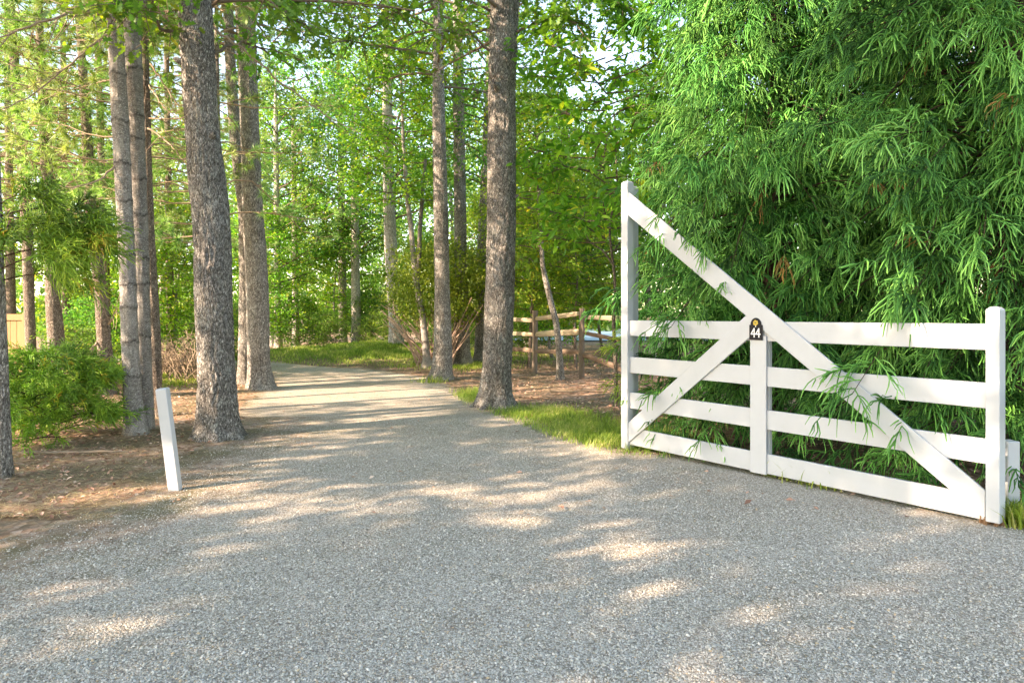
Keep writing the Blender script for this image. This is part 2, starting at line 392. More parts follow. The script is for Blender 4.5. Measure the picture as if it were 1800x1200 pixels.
def height(x, y, sd=None):
    x = np.asarray(x, float); y = np.asarray(y, float)
    if sd is None: sd = sd_poly(x, y)
    off = smooth(0, 1.2, -sd)
    h = off * (.05 * n2(x, y, .6, 3.3) + .02 * n2(x, y, 2.7, 5.1))
    h = h + off * .38 * np.exp(-(((x + 4.2) / 3.6) ** 2 + ((y - 21.5) / 2.3) ** 2))      # grassy bank past the bend
    h = h + off * .25 * smooth(0, 1, (-x - 4) / 6) * smooth(8, 13, y) * smooth(20, 15, y)
    return h - .05 * smooth(-.05, -.3, sd) * smooth(1.2, .5, -sd) * 0
def H(x, y): return float(height(np.array([x]), np.array([y]))[0])

def grid_mesh(name, xs, ys, zf, mat, keep=None, tintf=None):
    X, Y = np.meshgrid(xs, ys, indexing='ij'); sd = sd_poly(X, Y)
    Z = zf(X, Y, sd); V = np.stack([X, Y, Z], -1).reshape(-1, 3)
    n, m = X.shape; i, j = np.meshgrid(np.arange(n - 1), np.arange(m - 1), indexing='ij')
    Q = np.stack([i * m + j, (i + 1) * m + j, (i + 1) * m + j + 1, i * m + j + 1], -1).reshape(-1, 4)
    if keep is not None:
        k = keep(X, Y, sd).ravel(); Q = Q[k[Q].all(1)]
        used = np.unique(Q); re = np.full(len(V), -1); re[used] = np.arange(len(used)); V = V[used]; Q = re[Q]
        t = tintf(X, Y, sd).ravel()[used]
    else: t = tintf(X, Y, sd).ravel()
    mb = MB(); mb.add(V, Q, t); return mb.build(name, mat, smooth=True)
def grassy(X, Y, sd):
    g = np.exp(-(((X + 3.6) / 3.9) ** 2 + ((Y - 20.3) / 2.7) ** 2)) * 1.1
    g += np.exp(-(((X - .9) / .8) ** 2 + ((Y - 8.2) / 1.4) ** 2)) * 1.0
    g += np.exp(-(((X - 5) / 6) ** 2 + ((Y - 36) / 3) ** 2)) * 1.3
    return np.clip(g - .12, 0, 1)
xs = np.concatenate([np.linspace(-400, -40, 10), np.linspace(-38, -12.4, 33), np.arange(-12, 12, .2), np.linspace(12.2, 38, 33), np.linspace(40, 400, 10)])
ys = np.concatenate([np.linspace(-60, -5, 16), np.arange(-4.8, 26, .2), np.linspace(26.3, 70, 60), np.linspace(75, 700, 14)])
g = grid_mesh('ground', xs, ys, lambda X, Y, sd: height(X, Y, sd) - .012 * (sd > -.02), M['litter'], None, grassy); tag(g, kind='structure')
xs = np.arange(-16, 14.1, .09); ys = np.arange(-2.9, 23.6, .09)
g = grid_mesh('gravel_driveway', xs, ys, lambda X, Y, sd: height(X, Y, sd) + .006 + .006 * n2(X, Y, 1.1, 9.) + .004 * smooth(.1, .6, sd), M['gravel'],
              lambda X, Y, sd: sd + .25 * n2(X, Y, 1.3, 2.) + .10 * n2(X, Y, 5, 4.) > -.22,
              lambda X, Y, sd: np.clip(np.where((X < -1.2) & (Y < 9), 1.15 - (sd + .1) / 1.15, .95 - (sd + .25) / .45), 0, 1))
tag(g, kind='structure')
mb = MB(); mb.add([(-1.0, 31.5, .06), (15, 31, .06), (26, 50, .06), (2, 52, .06)], [(0, 1, 2, 3)])
tag(mb.build('pond_water', M['water']), kind='structure')

# pebbles lying loose on the driveway, thickest near the camera
def instanced(name, pts, scales, mat, kind_node):
    me = bpy.data.meshes.new(name); me.vertices.add(len(pts)); me.vertices.foreach_set('co', pts.astype(np.float32).ravel())
    a = me.attributes.new('size', 'FLOAT', 'POINT'); a.data.foreach_set('value', scales.astype(np.float32))
    me.materials.append(mat); o = link(name, me); tag(o, kind='stuff')
    ng = bpy.data.node_groups.new(name, 'GeometryNodeTree')
    ng.interface.new_socket('Geometry', in_out='INPUT', socket_type='NodeSocketGeometry')
    ng.interface.new_socket('Geometry', in_out='OUTPUT', socket_type='NodeSocketGeometry')
    N = ng.nodes; L = ng.links
    gi = N.new('NodeGroupInput'); go = N.new('NodeGroupOutput')
    ico = N.new('GeometryNodeMeshIcoSphere'); ico.inputs['Radius'].default_value = .5; ico.inputs['Subdivisions'].default_value = 1
    sm = N.new('GeometryNodeSetMaterial'); sm.inputs['Material'].default_value = mat
    L.new(ico.outputs['Mesh'], sm.inputs['Geometry'])
    ins = N.new('GeometryNodeInstanceOnPoints')
    L.new(gi.outputs[0], ins.inputs['Points']); L.new(sm.outputs[0], ins.inputs['Instance'])
    rv = N.new('FunctionNodeRandomValue'); rv.data_type = 'FLOAT_VECTOR'
    rv.inputs[0].default_value = (0, 0, 0); rv.inputs[1].default_value = (.5, .5, 6.28)
    L.new(rv.outputs[0], ins.inputs['Rotation'])
    rs = N.new('FunctionNodeRandomValue'); rs.data_type = 'FLOAT_VECTOR'
    rs.inputs[0].default_value = (.7, .55, .4); rs.inputs[1].default_value = (1.35, 1.0, .8); rs.inputs['Seed'].default_value = 5
    na = N.new('GeometryNodeInputNamedAttribute'); na.data_type = 'FLOAT'; na.inputs['Name'].default_value = 'size'
    vm = N.new('ShaderNodeVectorMath'); vm.operation = 'SCALE'
    L.new(rs.outputs[0], vm.inputs[0]); L.new(na.outputs[0], vm.inputs['Scale'])
    L.new(vm.outputs[0], ins.inputs['Scale']); L.new(ins.outputs[0], go.inputs[0])
    md = o.modifiers.new('scatter', 'NODES'); md.node_group = ng
    return o
N_PEB = 210000
yy = 2.3 + (RNG.random(N_PEB) ** 1.5) * 6.6
xx = (RNG.random(N_PEB) - .5) * 1.72 * yy
sd = sd_poly(xx, yy)
keep = (sd + .2 * n2(xx, yy, 2.0, 1.) > -.2) & (RNG.random(N_PEB) < np.clip(.25 + sd * 1.4, .12, 1)); xx = xx[keep]; yy = yy[keep]; sd = sd[keep]
sz = RNG.lognormal(math.log(.0062), .40, len(xx)).clip(.004, .016)
zz = height(xx, yy, sd) + .006 + .006 * n2(xx, yy, 1.1, 9.) + .004 * smooth(.1, .6, sd) + sz * .12
instanced('gravel_pebbles', np.stack([xx, yy, zz], -1), sz, M['pebble'], None)

# fallen leaves on the woodland floor and a few on the gravel
mb = MB(); n = 52000
yy = 4.6 + RNG.random(n) ** 1.2 * 23; xx = (RNG.random(n) - .5) * 1.75 * yy
sd = sd_poly(xx, yy)
keep = (sd < -.02) & (RNG.random(n) < np.clip(-sd * 1.2, .06, 1)) & (grassy(xx, yy, sd) < .4) | (RNG.random(n) < .016)
xx, yy, sd = xx[keep], yy[keep], sd[keep]; n = len(xx)
C = np.stack([xx, yy, height(xx, yy, sd) + .012 + .02 * RNG.random(n)], -1)
az = RNG.random(n) * 2 * PI
D = np.stack([np.cos(az), np.sin(az), RNG.normal(0, .25, n)], -1); Nn = np.stack([RNG.normal(0, .35, n), RNG.normal(0, .35, n), np.ones(n)], -1)
L_ = RNG.uniform(.022, .06, n) * np.where(xx > 0, 1.2, 1.); leaves(mb, C, D, Nn, L_, L_ * .9, 'simple', RNG.random(n) ** 1.1)
tag(mb.build('fallen_leaves', M['fallen']), kind='stuff')
n = 42000; yy = 4.6 + RNG.random(n) ** 1.3 * 9; xx = -(.28 + RNG.random(n) * .62) * yy
sd = sd_poly(xx, yy); keep = RNG.random(n) < np.clip(.35 - sd * 1.6, 0, 1); xx, yy, sd = xx[keep], yy[keep], sd[keep]; n = len(xx)
C = np.stack([xx, yy, height(xx, yy, sd) + .014 + .02 * RNG.random(n)], -1); az = RNG.random(n) * 2 * PI; ln = RNG.uniform(.04, .12, n)[:, None]
D = np.stack([np.cos(az), np.sin(az), RNG.normal(0, .12, n)], -1); S = np.stack([-np.sin(az), np.cos(az), np.zeros(n)], -1) * .0022
mb = MB(); mb.add(np.stack([C - S, C + S, C + D * ln], 1).reshape(-1, 3), np.arange(n * 3).reshape(-1, 3), np.repeat(RNG.random(n), 3)); M['straw'] = foliage('pine_straw', [(0,(.12,.075,.045)),(.5,(.25,.17,.10)),(1,(.42,.32,.20))], .1, .8, .2, 0)
tag(mb.build('pine_needle_litter', M['straw']), kind='stuff')

# grass: verge by the gate, bank past the bend, tufts round trunk bases
def grass(name, pts, hmin, hmax, w, lean=.5):
    m = len(pts); az = RNG.random(m) * 2 * PI; h = RNG.uniform(hmin, hmax, m)
    ld = np.stack([np.cos(az), np.sin(az), np.zeros(m)], -1) * (RNG.random(m) * lean * h)[:, None]
    up = np.stack([np.zeros(m), np.zeros(m), h], -1)
    s = np.stack([-np.sin(az + .4), np.cos(az + .4), np.zeros(m)], -1) * w
    p0 = pts; p1 = p0 + up * .55 + ld * .3; p2 = p0 + up * .92 + ld * 1.05
    V = np.stack([p0 - s, p0 + s, p1 + s * .8, p1 - s * .8, p2], 1)
    b = (np.arange(m) * 5)[:, None]
    t = np.repeat(np.clip(RNG.random(m) * .8 + .1 + .55 * n2(pts[:, 0], pts[:, 1], 1.3, 8), 0, 1), 5)
    mb = MB(); mb.add(V.reshape(-1, 3), b + np.array([[0, 1, 2, 3]]), t)
    mb.T.append(b + np.array([[3, 2, 4]])); mb.mT.append(np.zeros(m))
    return tag(mb.build(name, M['grass']), kind='stuff')
def blob(n, cx, cy, sx, sy, rot=0):
    a = RNG.normal(0, 1, n) * sx * .6; b = RNG.normal(0, 1, n) * sy * .6
    return cx + a * math.cos(rot) - b * math.sin(rot), cy + a * math.sin(rot) + b * math.cos(rot)
def on_ground(x, y, cond):
    sd = sd_poly(x, y); k = cond(sd); x, y, sd = x[k], y[k], sd[k]
    return np.stack([x, y, height(x, y, sd) - .005], -1)
bl = [blob(8500, .95, 8.0, .62, 1.1, .35), blob(3500, .35, 9.3, .5, .5), blob(2200, 1.5, 7.4, .5, .5), blob(2500, -.65, 11.2, .3, .8)]
x = np.concatenate([b[0] for b in bl]); y = np.concatenate([b[1] for b in bl])
grass('verge_grass', on_ground(x, y, lambda sd: (sd < .02 + .12 * RNG.random(len(sd)))), .03, .12, .003, 1.5)
bl = [blob(30000, -4.0, 20.3, 3.9, 1.7, -.12), blob(6000, -1.6, 17.6, 1.2, .9, -.6), blob(4000, -6.4, 12.9, .8, .8)]
x = np.concatenate([b[0] for b in bl]); y = np.concatenate([b[1] for b in bl])
grass('bank_grass', on_ground(x, y, lambda sd: (sd < .0) & (RNG.random(len(sd)) < .25 + .75 * (n2(x[:len(sd)], y[:len(sd)], .9, 4) > -.1))), .03, .13, .007, 1.2)
bl = [blob(620, 3.33, 4.5, .10, .12), blob(300, 3.6, 4.45, .2, .15), blob(160, 2.35, 5.6, .3, .12, -.9), blob(120, -1.55, 13.4, .3, .2), blob(200, 3.0, 4.95, .3, .1, -.9)]
x = np.concatenate([b[0] for b in bl]); y = np.concatenate([b[1] for b in bl])
grass('grass_tufts', on_ground(x, y, lambda sd: sd < 1), .06, .20, .006, 1.1)

# ------------------------------------------------------------------ tree builders
def trunk_mesh(name, prof, Y, mat, sides=40, dz=.04, ztop=9., seed=0., fur=.010, lobes=5, lobe=.25, rings=(), lean_y=0., top_taper=.05):
    """prof: rows of (photo row, left edge, right edge) of the trunk standing at depth Y"""
    pr = sorted([(CH - (py - H0) / F * Y, ((a + b) / 2 - 900) / F * Y, (b - a) / 2 / F * Y) for py, a, b in prof])
    z0 = pr[0][0]; zs = np.array([p[0] for p in pr]); cx = np.array([p[1] for p in pr]); rr = np.array([p[2] for p in pr])
    if ztop > zs[-1]:
        k = (cx[-1] - cx[-2]) / (zs[-1] - zs[-2]) * .5
        cx = np.append(cx, cx[-1] + k * (ztop - zs[-1])); rr = np.append(rr, max(rr[-1] - top_taper * .5 * (ztop - zs[-1]), .02)); zs = np.append(zs, ztop)
    Z = np.arange(z0 - .12, zs[-1], dz)
    ker = np.hanning(max(3, int(.5 / dz) | 1)); ker /= ker.sum()
    def sm(v):
        q = np.interp(Z, zs, v); pad = len(ker) // 2
        return np.convolve(np.pad(q, pad, 'edge'), ker, 'valid')
    base_x = cx[0]; X = sm(cx) - base_x; R = np.interp(Z, zs, rr) * .35 + sm(rr) * .65
    th = np.arange(sides) / sides * 2 * PI
    T, ZZ = np.meshgrid(th, Z); RR = np.repeat(R[:, None], sides, 1)
    hh = np.maximum(ZZ - z0, 0)
    lob = np.cos(T * lobes + seed + .5 * np.sin(T * 2 + seed)) * .6 + .4 * np.cos(T * (lobes * 2 - 3) + seed * 2)
    RR = RR * (1 + lobe * np.exp(-hh / .22) * lob)
    cs, sn = np.cos(T), np.sin(T)
    RR = RR * (1 + .06 * fbm(np.stack([cs * 1.2 + seed, sn * 1.2, ZZ * .9], -1), 3))
    s1 = 1 / .045
    q = np.stack([cs * R[:, None] * s1 + seed * 3, sn * R[:, None] * s1, ZZ * s1 * .16], -1)
    rid = 1 - 2.2 * np.abs(fbm(q, 2)); q2 = q * np.array([2.1, 2.1, 3.2]); rid2 = fbm(q2, 2)
    RR = RR + fur * (rid - .5) + fur * .45 * rid2
    tint = np.zeros_like(RR)
    for zr in rings:
        zc = CH - (zr - H0) / F * Y
        wob = .012 * np.sin(T * 3 + zr) + .008 * np.sin(T * 7 + zr * 2)
        g = np.exp(-((ZZ - zc - wob) / .014) ** 2); tint = np.maximum(tint, g * (.65 + .35 * np.sin(T * 9 + zr) ** 2)); RR = RR + .007 * np.exp(-((ZZ - zc - wob) / .03) ** 2)
    V = np.stack([X[:, None] + RR * cs, RR * sn + lean_y * hh, ZZ - z0], -1)
    n = len(Z); i, j = np.meshgrid(np.arange(n - 1), np.arange(sides), indexing='ij'); j2 = (j + 1) % sides
    Q = np.stack([i * sides + j, i * sides + j2, (i + 1) * sides + j2, (i + 1) * sides + j], -1).reshape(-1, 4)
    mb = MB(); mb.add(V.reshape(-1, 3), Q, tint.ravel())
    me = mb.mesh(name, mat, True)
    return me, np.array([base_x, Y, 0]), (lambda z: (np.interp(z + z0, Z, X), lean_y * z, np.interp(z + z0, Z, R)))

def crown_broad(name, seed, z0, z1, R, nl, ntw, nlf, L, kind, mats, shape=lambda t: math.sin(PI * min(1, t * .8 + .18)) ** .6, flat=.10, droop=.0, rise=.25, spread=.16, arc=None, Wk=1.0, r0=.035):
    """limbs + twigs as one branches mesh, leaves as one crown mesh"""
    r = np.random.default_rng(seed); LP = []; LR = []; TP = []; TR = []
    for i in range(nl):
        t = (i + r.random()) / nl; z = z0 + (z1 - z0) * t
        az = (i * 2.399 + r.normal(0, .35)) if arc is None else r.uniform(*arc)
        ln = R * shape(t) * r.uniform(.65, 1.1)
        d = np.array([math.cos(az), math.sin(az), 0]); side = np.array([-d[1], d[0], 0]); s = np.linspace(0, 1, 6)
        b1, b2 = r.normal(0, .12, 2) * ln
        P = d * (s * ln)[:, None] + side * (np.sin(s * PI) * b1)[:, None]
        P[:, 2] = z - rise * ln + rise * ln * s * 1.6 - droop * ln * s ** 2 + b2 * np.sin(s * 4) * .3
        LP.append(P); LR.append(np.linspace(r0 * (.6 + .4 * ln / R), .008, 6))
        for k in range(ntw):
            u = r.uniform(.25, 1.0); j = min(int(u * 5), 4); p0 = P[j] + (P[j + 1] - P[j]) * (u * 5 - j)
            td = unit(d * r.uniform(.2, 1) + side * r.normal(0, .9) + np.array([0, 0, r.normal(.12, .32)]))
            tl = r.uniform(.25, .75) * (.5 + .5 * R / 3); q = np.linspace(0, 1, 4)
            Q = p0 + td * (q * tl)[:, None]; Q[:, 2] -= .15 * tl * q ** 2; Q += r.normal(0, .02, Q.shape) * (q[:, None] > 0)
            TP.append(Q); TR.append(np.linspace(.009, .003, 4))
    mb = MB()
    V, Fq = tubes(np.array(LP), np.array(LR), 5); mb.add(V, Fq)
    TP = np.array(TP); V, Fq = tubes(TP, np.array(TR), 3); mb.add(V, Fq)
    br = mb.mesh(name + '_branches', M['twig'], True)
    nt = len(TP); m = nt * nlf
    ti = np.repeat(np.arange(nt), nlf); u = r.uniform(.1, 1.05, m) * 3; j = np.minimum(u.astype(int), 2)
    C = TP[ti, j] + (TP[ti, j + 1] - TP[ti, j]) * (u - j)[:, None]
    C = C + r.normal(0, 1, (m, 3)) * np.array([spread, spread, spread * .65])
    dirx = unit(TP[ti, 3] - TP[ti, 0]); D = dirx * .6 + r.normal(0, .7, (m, 3)); D[:, 2] = D[:, 2] * .6 - .35
    Nn = r.normal(0, .55, (m, 3)); Nn[:, 2] = 1
    Ls = L * r.uniform(.6, 1.25, m); clump = r.normal(0, .16, nt)[ti]
    tint = np.clip(r.normal(.42, .2, m) + clump, 0, 1); tint = np.where(r.random(m) < .02, 1, tint)
    mb = MB(); leaves(mb, C, D, Nn, Ls, Ls * Wk, kind, tint)
    return br, mb.mesh(name + '_leaves', mats)

def crown_pine(name, seed, z0, z1, R, nb, ntuft, nn, mat, nl=.10, w=.0035, bare=.35, top=.5):
    r = np.random.default_rng(seed); P = []; Rr = []; TC = []; TD = []; SP = []; SR = []
    for i in range(nb):
        t = (i + r.random()) / nb; z = z0 + (z1 - z0) * t; az = r.uniform(0, 2 * PI)
        ln = R * (1 - (1 - top) * t) * r.uniform(.55, 1.1); s = np.linspace(0, 1, 7)
        d = np.array([math.cos(az), math.sin(az), 0]); side = np.array([-d[1], d[0], 0])
        Q = d * (s * ln)[:, None] + side * (r.normal(0, .14) * ln * s ** 2)[:, None]
        Q[:, 2] = z + ln * (r.normal(.02, .10) * s + r.normal(0, .08) * np.sin(s * 5)); Q += r.normal(0, .012, Q.shape)
        P.append(Q); Rr.append(np.linspace(.013, .004, 7))
        for k in range(ntuft):
            u = r.uniform(bare, 1); j = min(int(u * 6), 5); p0 = Q[j] + (Q[j + 1] - Q[j]) * (u * 6 - j)
            td = unit(d * r.uniform(.2, 1) + side * r.normal(0, .8) + np.array([0, 0, r.normal(.05, .25)])); tl = r.uniform(.10, .42)
            e = p0 + td * tl; SP.append([p0, (p0 + e) / 2 + r.normal(0, .015, 3), e]); SR.append([.005, .004, .003])
            TC.append(e); TD.append(td)
    mb = MB(); V, Fq = tubes(np.array(P), np.array(Rr), 4); mb.add(V, Fq); V, Fq = tubes(np.array(SP), np.array(SR), 3); mb.add(V, Fq)
    br = mb.mesh(name + '_branches', M['dead_twig'], True)
    TC = np.array(TC); TD = np.array(TD); nt = len(TC); ti = np.repeat(np.arange(nt), nn); m = len(ti)
    D = unit(TD[ti] * .55 + r.normal(0, .6, (m, 3)))
    base = TC[ti] - TD[ti] * (r.random(m) * .05)[:, None]
    S = unit(np.cross(D, r.normal(0, 1, (m, 3)))) * w; ln = nl * r.uniform(.7, 1.2, m)[:, None]
    tip = base + D * ln; tip[:, 2] -= .012
    V = np.stack([base - S, base + S, tip], 1).reshape(-1, 3)
    tint = np.repeat(np.clip(r.normal(.45, .16, m) + r.normal(0, .16, nt)[ti], 0, 1), 3)
    mb = MB(); mb.add(V, np.arange(m * 3).reshape(-1, 3), tint)
    return br, mb.mesh(name + '_needles', mat)

def crown_cedar(name, seed, prims, mat, nsec=12, nstr=12, seclen=(.26, .5), strlen=(.07, .18), rad=.0055, brown=.004, g=.55, up=.42):
    """prims: rows (start xyz, az, reach, rise, droop); rope-like drooping shoots"""
    r = np.random.default_rng(seed); prims = np.array(prims, float); n = len(prims)
    p0 = prims[:, :3]; az = prims[:, 3]; ln = prims[:, 4]; rise = prims[:, 5]; dr = prims[:, 6]
    d = np.stack([np.cos(az), np.sin(az), np.zeros(n)], -1); side = np.stack([-d[:, 1], d[:, 0], np.zeros(n)], -1)
    bend = r.normal(0, .12, n)
    def pt(s):
        q = p0[:, None] + d[:, None] * (s * ln[:, None])[..., None] + side[:, None] * (bend[:, None] * ln[:, None] * s ** 2)[..., None]
        q[..., 2] += ln[:, None] * (rise[:, None] * s - dr[:, None] * s ** 2.2); return q
    s = np.repeat(np.linspace(0, 1, 7)[None], n, 0)
    P = pt(s); Rr = np.linspace(1, .25, 7)[None] * (.004 + .0045 * ln)[:, None]
    mb = MB(); V, Fq = tubes(P, Rr, 4); mb.add(V, Fq, .5, 1)
    # secondaries
    u = np.sort(1 - .68 * r.uniform(0, 1.0, (n, nsec)) ** 1.35, 1); u[:, -1] = 1
    S0 = pt(u); T = unit(pt(u + .02) - pt(u - .02))
    rnd = r.normal(0, 1, (n, nsec, 3)); rnd = unit(rnd - (rnd * T).sum(-1, keepdims=True) * T)
    w = r.uniform(.35, 1.0, (n, nsec, 1)); w[:, -1] = .05
    SD = unit(T * .75 + rnd * w + np.array([0, 0, up])); SL = r.uniform(*seclen, (n, nsec)) * (1.1 - .35 * u)
    q = np.linspace(0, 1, 5)
    def sec(sv):
        e = S0[:, :, None] + SD[:, :, None] * (sv * SL[..., None])[..., None]
        e[..., 2] -= g * .55 * SL[..., None] * sv ** 2; return e
    Q = sec(np.broadcast_to(q, (n, nsec, 5)))
    V, Fq = tubes(Q.reshape(-1, 5, 3), np.broadcast_to(np.linspace(.0055, .003, 5), (n * nsec, 5)), 3)
    clump = (.40 + r.normal(0, .15, (n, 1)) + r.normal(0, .16, (n, nsec))).clip(0, .85)
    isb = (r.random((n, nsec)) < brown); clump = np.where(isb, .985, clump)
    mb.add(V, Fq, np.repeat(clump.reshape(-1), 15) * .9, 0)
    # strands
    uu = r.uniform(.08, 1.0, (n, nsec, nstr)); uu[..., -1] = 1
    B0 = sec(uu); BT = unit(sec(uu + .02) - sec(uu - .02))
    rnd = r.normal(0, 1, (n, nsec, nstr, 3)); rnd = unit(rnd - (rnd * BT).sum(-1, keepdims=True) * BT)
    ww = r.uniform(.5, 1.0, (n, nsec, nstr, 1)); ww[:, :, -1] = .1
    BD = unit(BT * .85 + rnd * ww); BL = r.uniform(*strlen, (n, nsec, nstr)) * (1.15 - .45 * uu)
    k = np.linspace(0, 1, 4)
    E = B0[..., None, :] + BD[..., None, :] * (k * BL[..., None])[..., None]
    E[..., 2] -= g * r.uniform(.5, 1.5, (n, nsec, nstr, 1)) * BL[..., None] * k ** 2
    E[..., 1:3, :] += r.normal(0, .007, (n, nsec, nstr, 2, 3))
    E = E.reshape(-1, 4, 3); m = len(E)
    rr = rad * r.uniform(.7, 1.2, (m, 1)) * np.array([[.8, 1.05, 1.0, .45]])
    V, Fq = tubes(E, rr, 3)
    t = np.repeat(clump.reshape(-1), nstr)
    t = np.where(t > .95, r.uniform(.955, 1, m), np.clip(t + r.normal(0, .09, m), 0, .93))
    tt = t[:, None] + np.array([-.20, -.05, .08, .24])[None] * (t[:, None] < .95); tt = np.where(t[:, None] < .95, tt.clip(0, .935), tt)
    mb.add(V, Fq, np.repeat(tt.reshape(-1), 3), 0)
    return mb.mesh(name, [mat, M['dark_bark']], True)

_crowns = {}
def crown_of(key):
    if key in _crowns: return _crowns[key]
    k, s = key[:-1], int(key[-1])
    if k == 'oak': v = crown_broad(key, 10 + s, 4.7, 12., 3.3, 38, 9, 15, .125, 'oak', M['oak_leaf'], droop=.22, rise=.15)
    elif k == 'wood': v = crown_broad(key, 20 + s, 2.6, 10.5, 2.9, 50, 9, 24, .115, 'simple', M['mid_leaf'], Wk=1.25, spread=.2)
    elif k == 'under': v = crown_broad(key, 30 + s, .9, 5.4, 1.9, 44, 8, 30, .095, 'maple', M['lime_leaf'], r0=.018, rise=.1, spread=.15)
    elif k == 'shrub': v = crown_broad(key, 40 + s, .25, 2.0, 1.25, 34, 7, 34, .075, 'simple', M['mid_leaf'], Wk=1.2, r0=.012, rise=.2, spread=.14)
    elif k == 'pine': v = crown_pine(key, 50 + s, 1.5, 10., 1.9, 84, 12, 42, M['pine'], nl=.13, w=.0052)
    elif k == 'shade': v = crown_broad(key, 60 + s, 4.5, 13., 3.6, 44, 10, 34, .17, 'simple', M['oak_leaf'], Wk=1.4, spread=.28)
    _crowns[key] = v; return v
def add_crown(t, key, dz=0., rot=0., sc=1.0, xy=(0, 0)):
    br, lf = crown_of(key)
    for nm, me in (('branches', br), ('crown', lf)):
        o = link(nm, me, t); o.location = (xy[0], xy[1], dz); o.rotation_euler = (0, 0, rot); o.scale = (sc, sc, sc)
def tree(name, prof, Y, bark_, label, cat='tree', crown=None, group=None, **kw):
    cr = dict(dz=kw.pop('cdz', 0.), rot=kw.pop('crot', 0.), sc=kw.pop('csc', 1.))
    me, base, f = trunk_mesh(name + '_trunk', prof, Y, M[bark_], **kw)
    gz = CH - (max(p[0] for p in prof) - H0) / F * Y
    t = thing(name, (base[0], Y, gz), label, cat, group)
    link('trunk', me, t)
    if crown: add_crown(t, crown, xy=tuple(float(v) for v in f(cr['dz'] + 7.)[:2]) if Y < 20 else (0, 0), **cr)
    return t, f

# ------------------------------------------------------------------ the trees seen one by one
oak_D, fD = tree('oak_tree', [(778,336,440),(764,345,427),(735,349,418),(650,351,411),(525,345,406),(450,344,404),(375,341,401),(300,333,392),(225,329,381),(75,318,374),(0,316,370)], 7.55,
     'oak_bark', 'broad oak with deeply furrowed bark and slight bend, right of the white stake', crown='oak0', sides=90, dz=.026, seed=1.3, fur=.019, lobe=.2, ztop=11.5, crot=.4, cdz=.35)
oak_J, fJ = tree('oak_tree', [(722,822,920),(708,836,905),(690,842,900),(650,848,898),(550,852,903),(400,857,906),(300,857,906),(150,859,906),(0,862,912)], 10.0,
     'oak_bark', 'straight oak with pale flared roots on the right edge of the driveway', crown='oak1', sides=84, dz=.03, seed=4.1, fur=.018, lobe=.26, ztop=13, crot=1.7, cdz=.9, csc=1.05)
def leaf_bough(t, pts, seed, ntw=26, nlf=20, L=.12, kind='oak', mat='oak_leaf', r0=.02, tl=(.25, .6), bark_='twig'):
    b = np.array(t.location); r = np.random.default_rng(seed); P = np.array([at(*p) for p in pts]) - b
    s = np.linspace(0, len(P) - 1, 14); Q = np.stack([np.interp(s, np.arange(len(P)), P[:, k]) for k in range(3)], -1) + r.normal(0, .018, (14, 3)) * (s[:, None] > 0)
    mb = MB(); V, Fq = tubes(Q[None], np.linspace(r0, .006, 14)[None], 6); mb.add(V, Fq); TP = []
    for k in range(ntw):
        u = r.uniform(2, 13); j = min(int(u), 12); p0 = Q[j] + (Q[j + 1] - Q[j]) * (u - j); d = unit(Q[j + 1] - Q[j])
        td = unit(d * .5 + r.normal(0, .7, 3) * [1, 1, .5]); q = np.linspace(0, 1, 4)[:, None]; ln = r.uniform(*tl)
        T = p0 + td * q * ln; T[:, 2] -= .18 * ln * q[:, 0] ** 2; TP.append(T)
    TP = np.array(TP); V, Fq = tubes(TP, np.tile(np.linspace(.007, .003, 4), (ntw, 1)), 3); mb.add(V, Fq); mb.build('limb', M[bark_], t, True)
    m = ntw * nlf; ti = np.repeat(np.arange(ntw), nlf); u = r.uniform(.3, 3, m); j = np.minimum(u.astype(int), 2)
    C = TP[ti, j] + (TP[ti, j + 1] - TP[ti, j]) * (u - j)[:, None] + r.normal(0, .05, (m, 3)); D = unit(TP[ti, 3] - TP[ti, 0]) * .6 + r.normal(0, .6, (m, 3)); D[:, 2] -= .35
    Nn = r.normal(0, .45, (m, 3)); Nn[:, 2] = 1; Ls = L * r.uniform(.6, 1.2, m)
    mb = MB(); leaves(mb, C, D, Nn, Ls, Ls, kind, np.clip(r.normal(.45, .2, m), 0, 1)); mb.build('leaves', M[mat], t)
leaf_bough(oak_D, [(318,52,7.5),(290,58,7.3),(262,20,7.0),(225,0,6.8),(180,18,6.7)], 1, 22, 13)
leaf_bough(oak_D, [(330,10,7.5),(300,-20,7.2),(262,-5,6.7),(235,20,6.5)], 2, 12, 12)
leaf_bough(oak_D, [(374,10,7.5),(420,-30,7.2),(470,0,7.0),(520,40,7.0),(560,50,7.2)], 3, 20, 11)
leaf_bough(oak_D, [(374,-30,7.5),(440,-50,8),(560,-20,8.2),(660,10,8.4),(720,20,8.6)], 4, 22, 11)
leaf_bough(oak_D, [(372,95,7.6),(430,70,8.2),(480,95,8.8),(520,120,9.2)], 5, 10, 11)
leaf_bough(oak_J, [(862,20,10),(800,-10,9.4),(730,10,8.8),(650,50,8.4),(610,80,8.2)], 6, 22, 11)
leaf_bough(oak_J, [(862,90,10),(820,50,9.6),(760,60,9.),(700,90,8.8)], 7, 14, 11)
leaf_bough(oak_J, [(905,60,10),(945,40,9.6),(985,30,9.2),(1030,60,9.)], 8, 26)
leaf_bough(oak_J, [(905,-10,10),(960,-40,9.4),(1040,-20,9),(1110,20,8.8)], 9, 30)
leaf_bough(oak_J, [(900,460,10),(915,456,9.9),(935,455,9.7)], 10, 5, 9, .12, 'long', 'lime_leaf', .006, (.1, .25))
tree('oak_tree', [(688,430,490),(672,436,482),(640,437,474),(500,433,471),(375,428,462),(250,424,455),(100,418,450),(0,415,446)], 12.3,
     'grey_bark', 'large pale oak trunk where the driveway narrows, front one of the close pair', crown='oak2', sides=64, dz=.035, seed=2.2, fur=.012, lobe=.15, ztop=13, cdz=1.8, crot=2.)
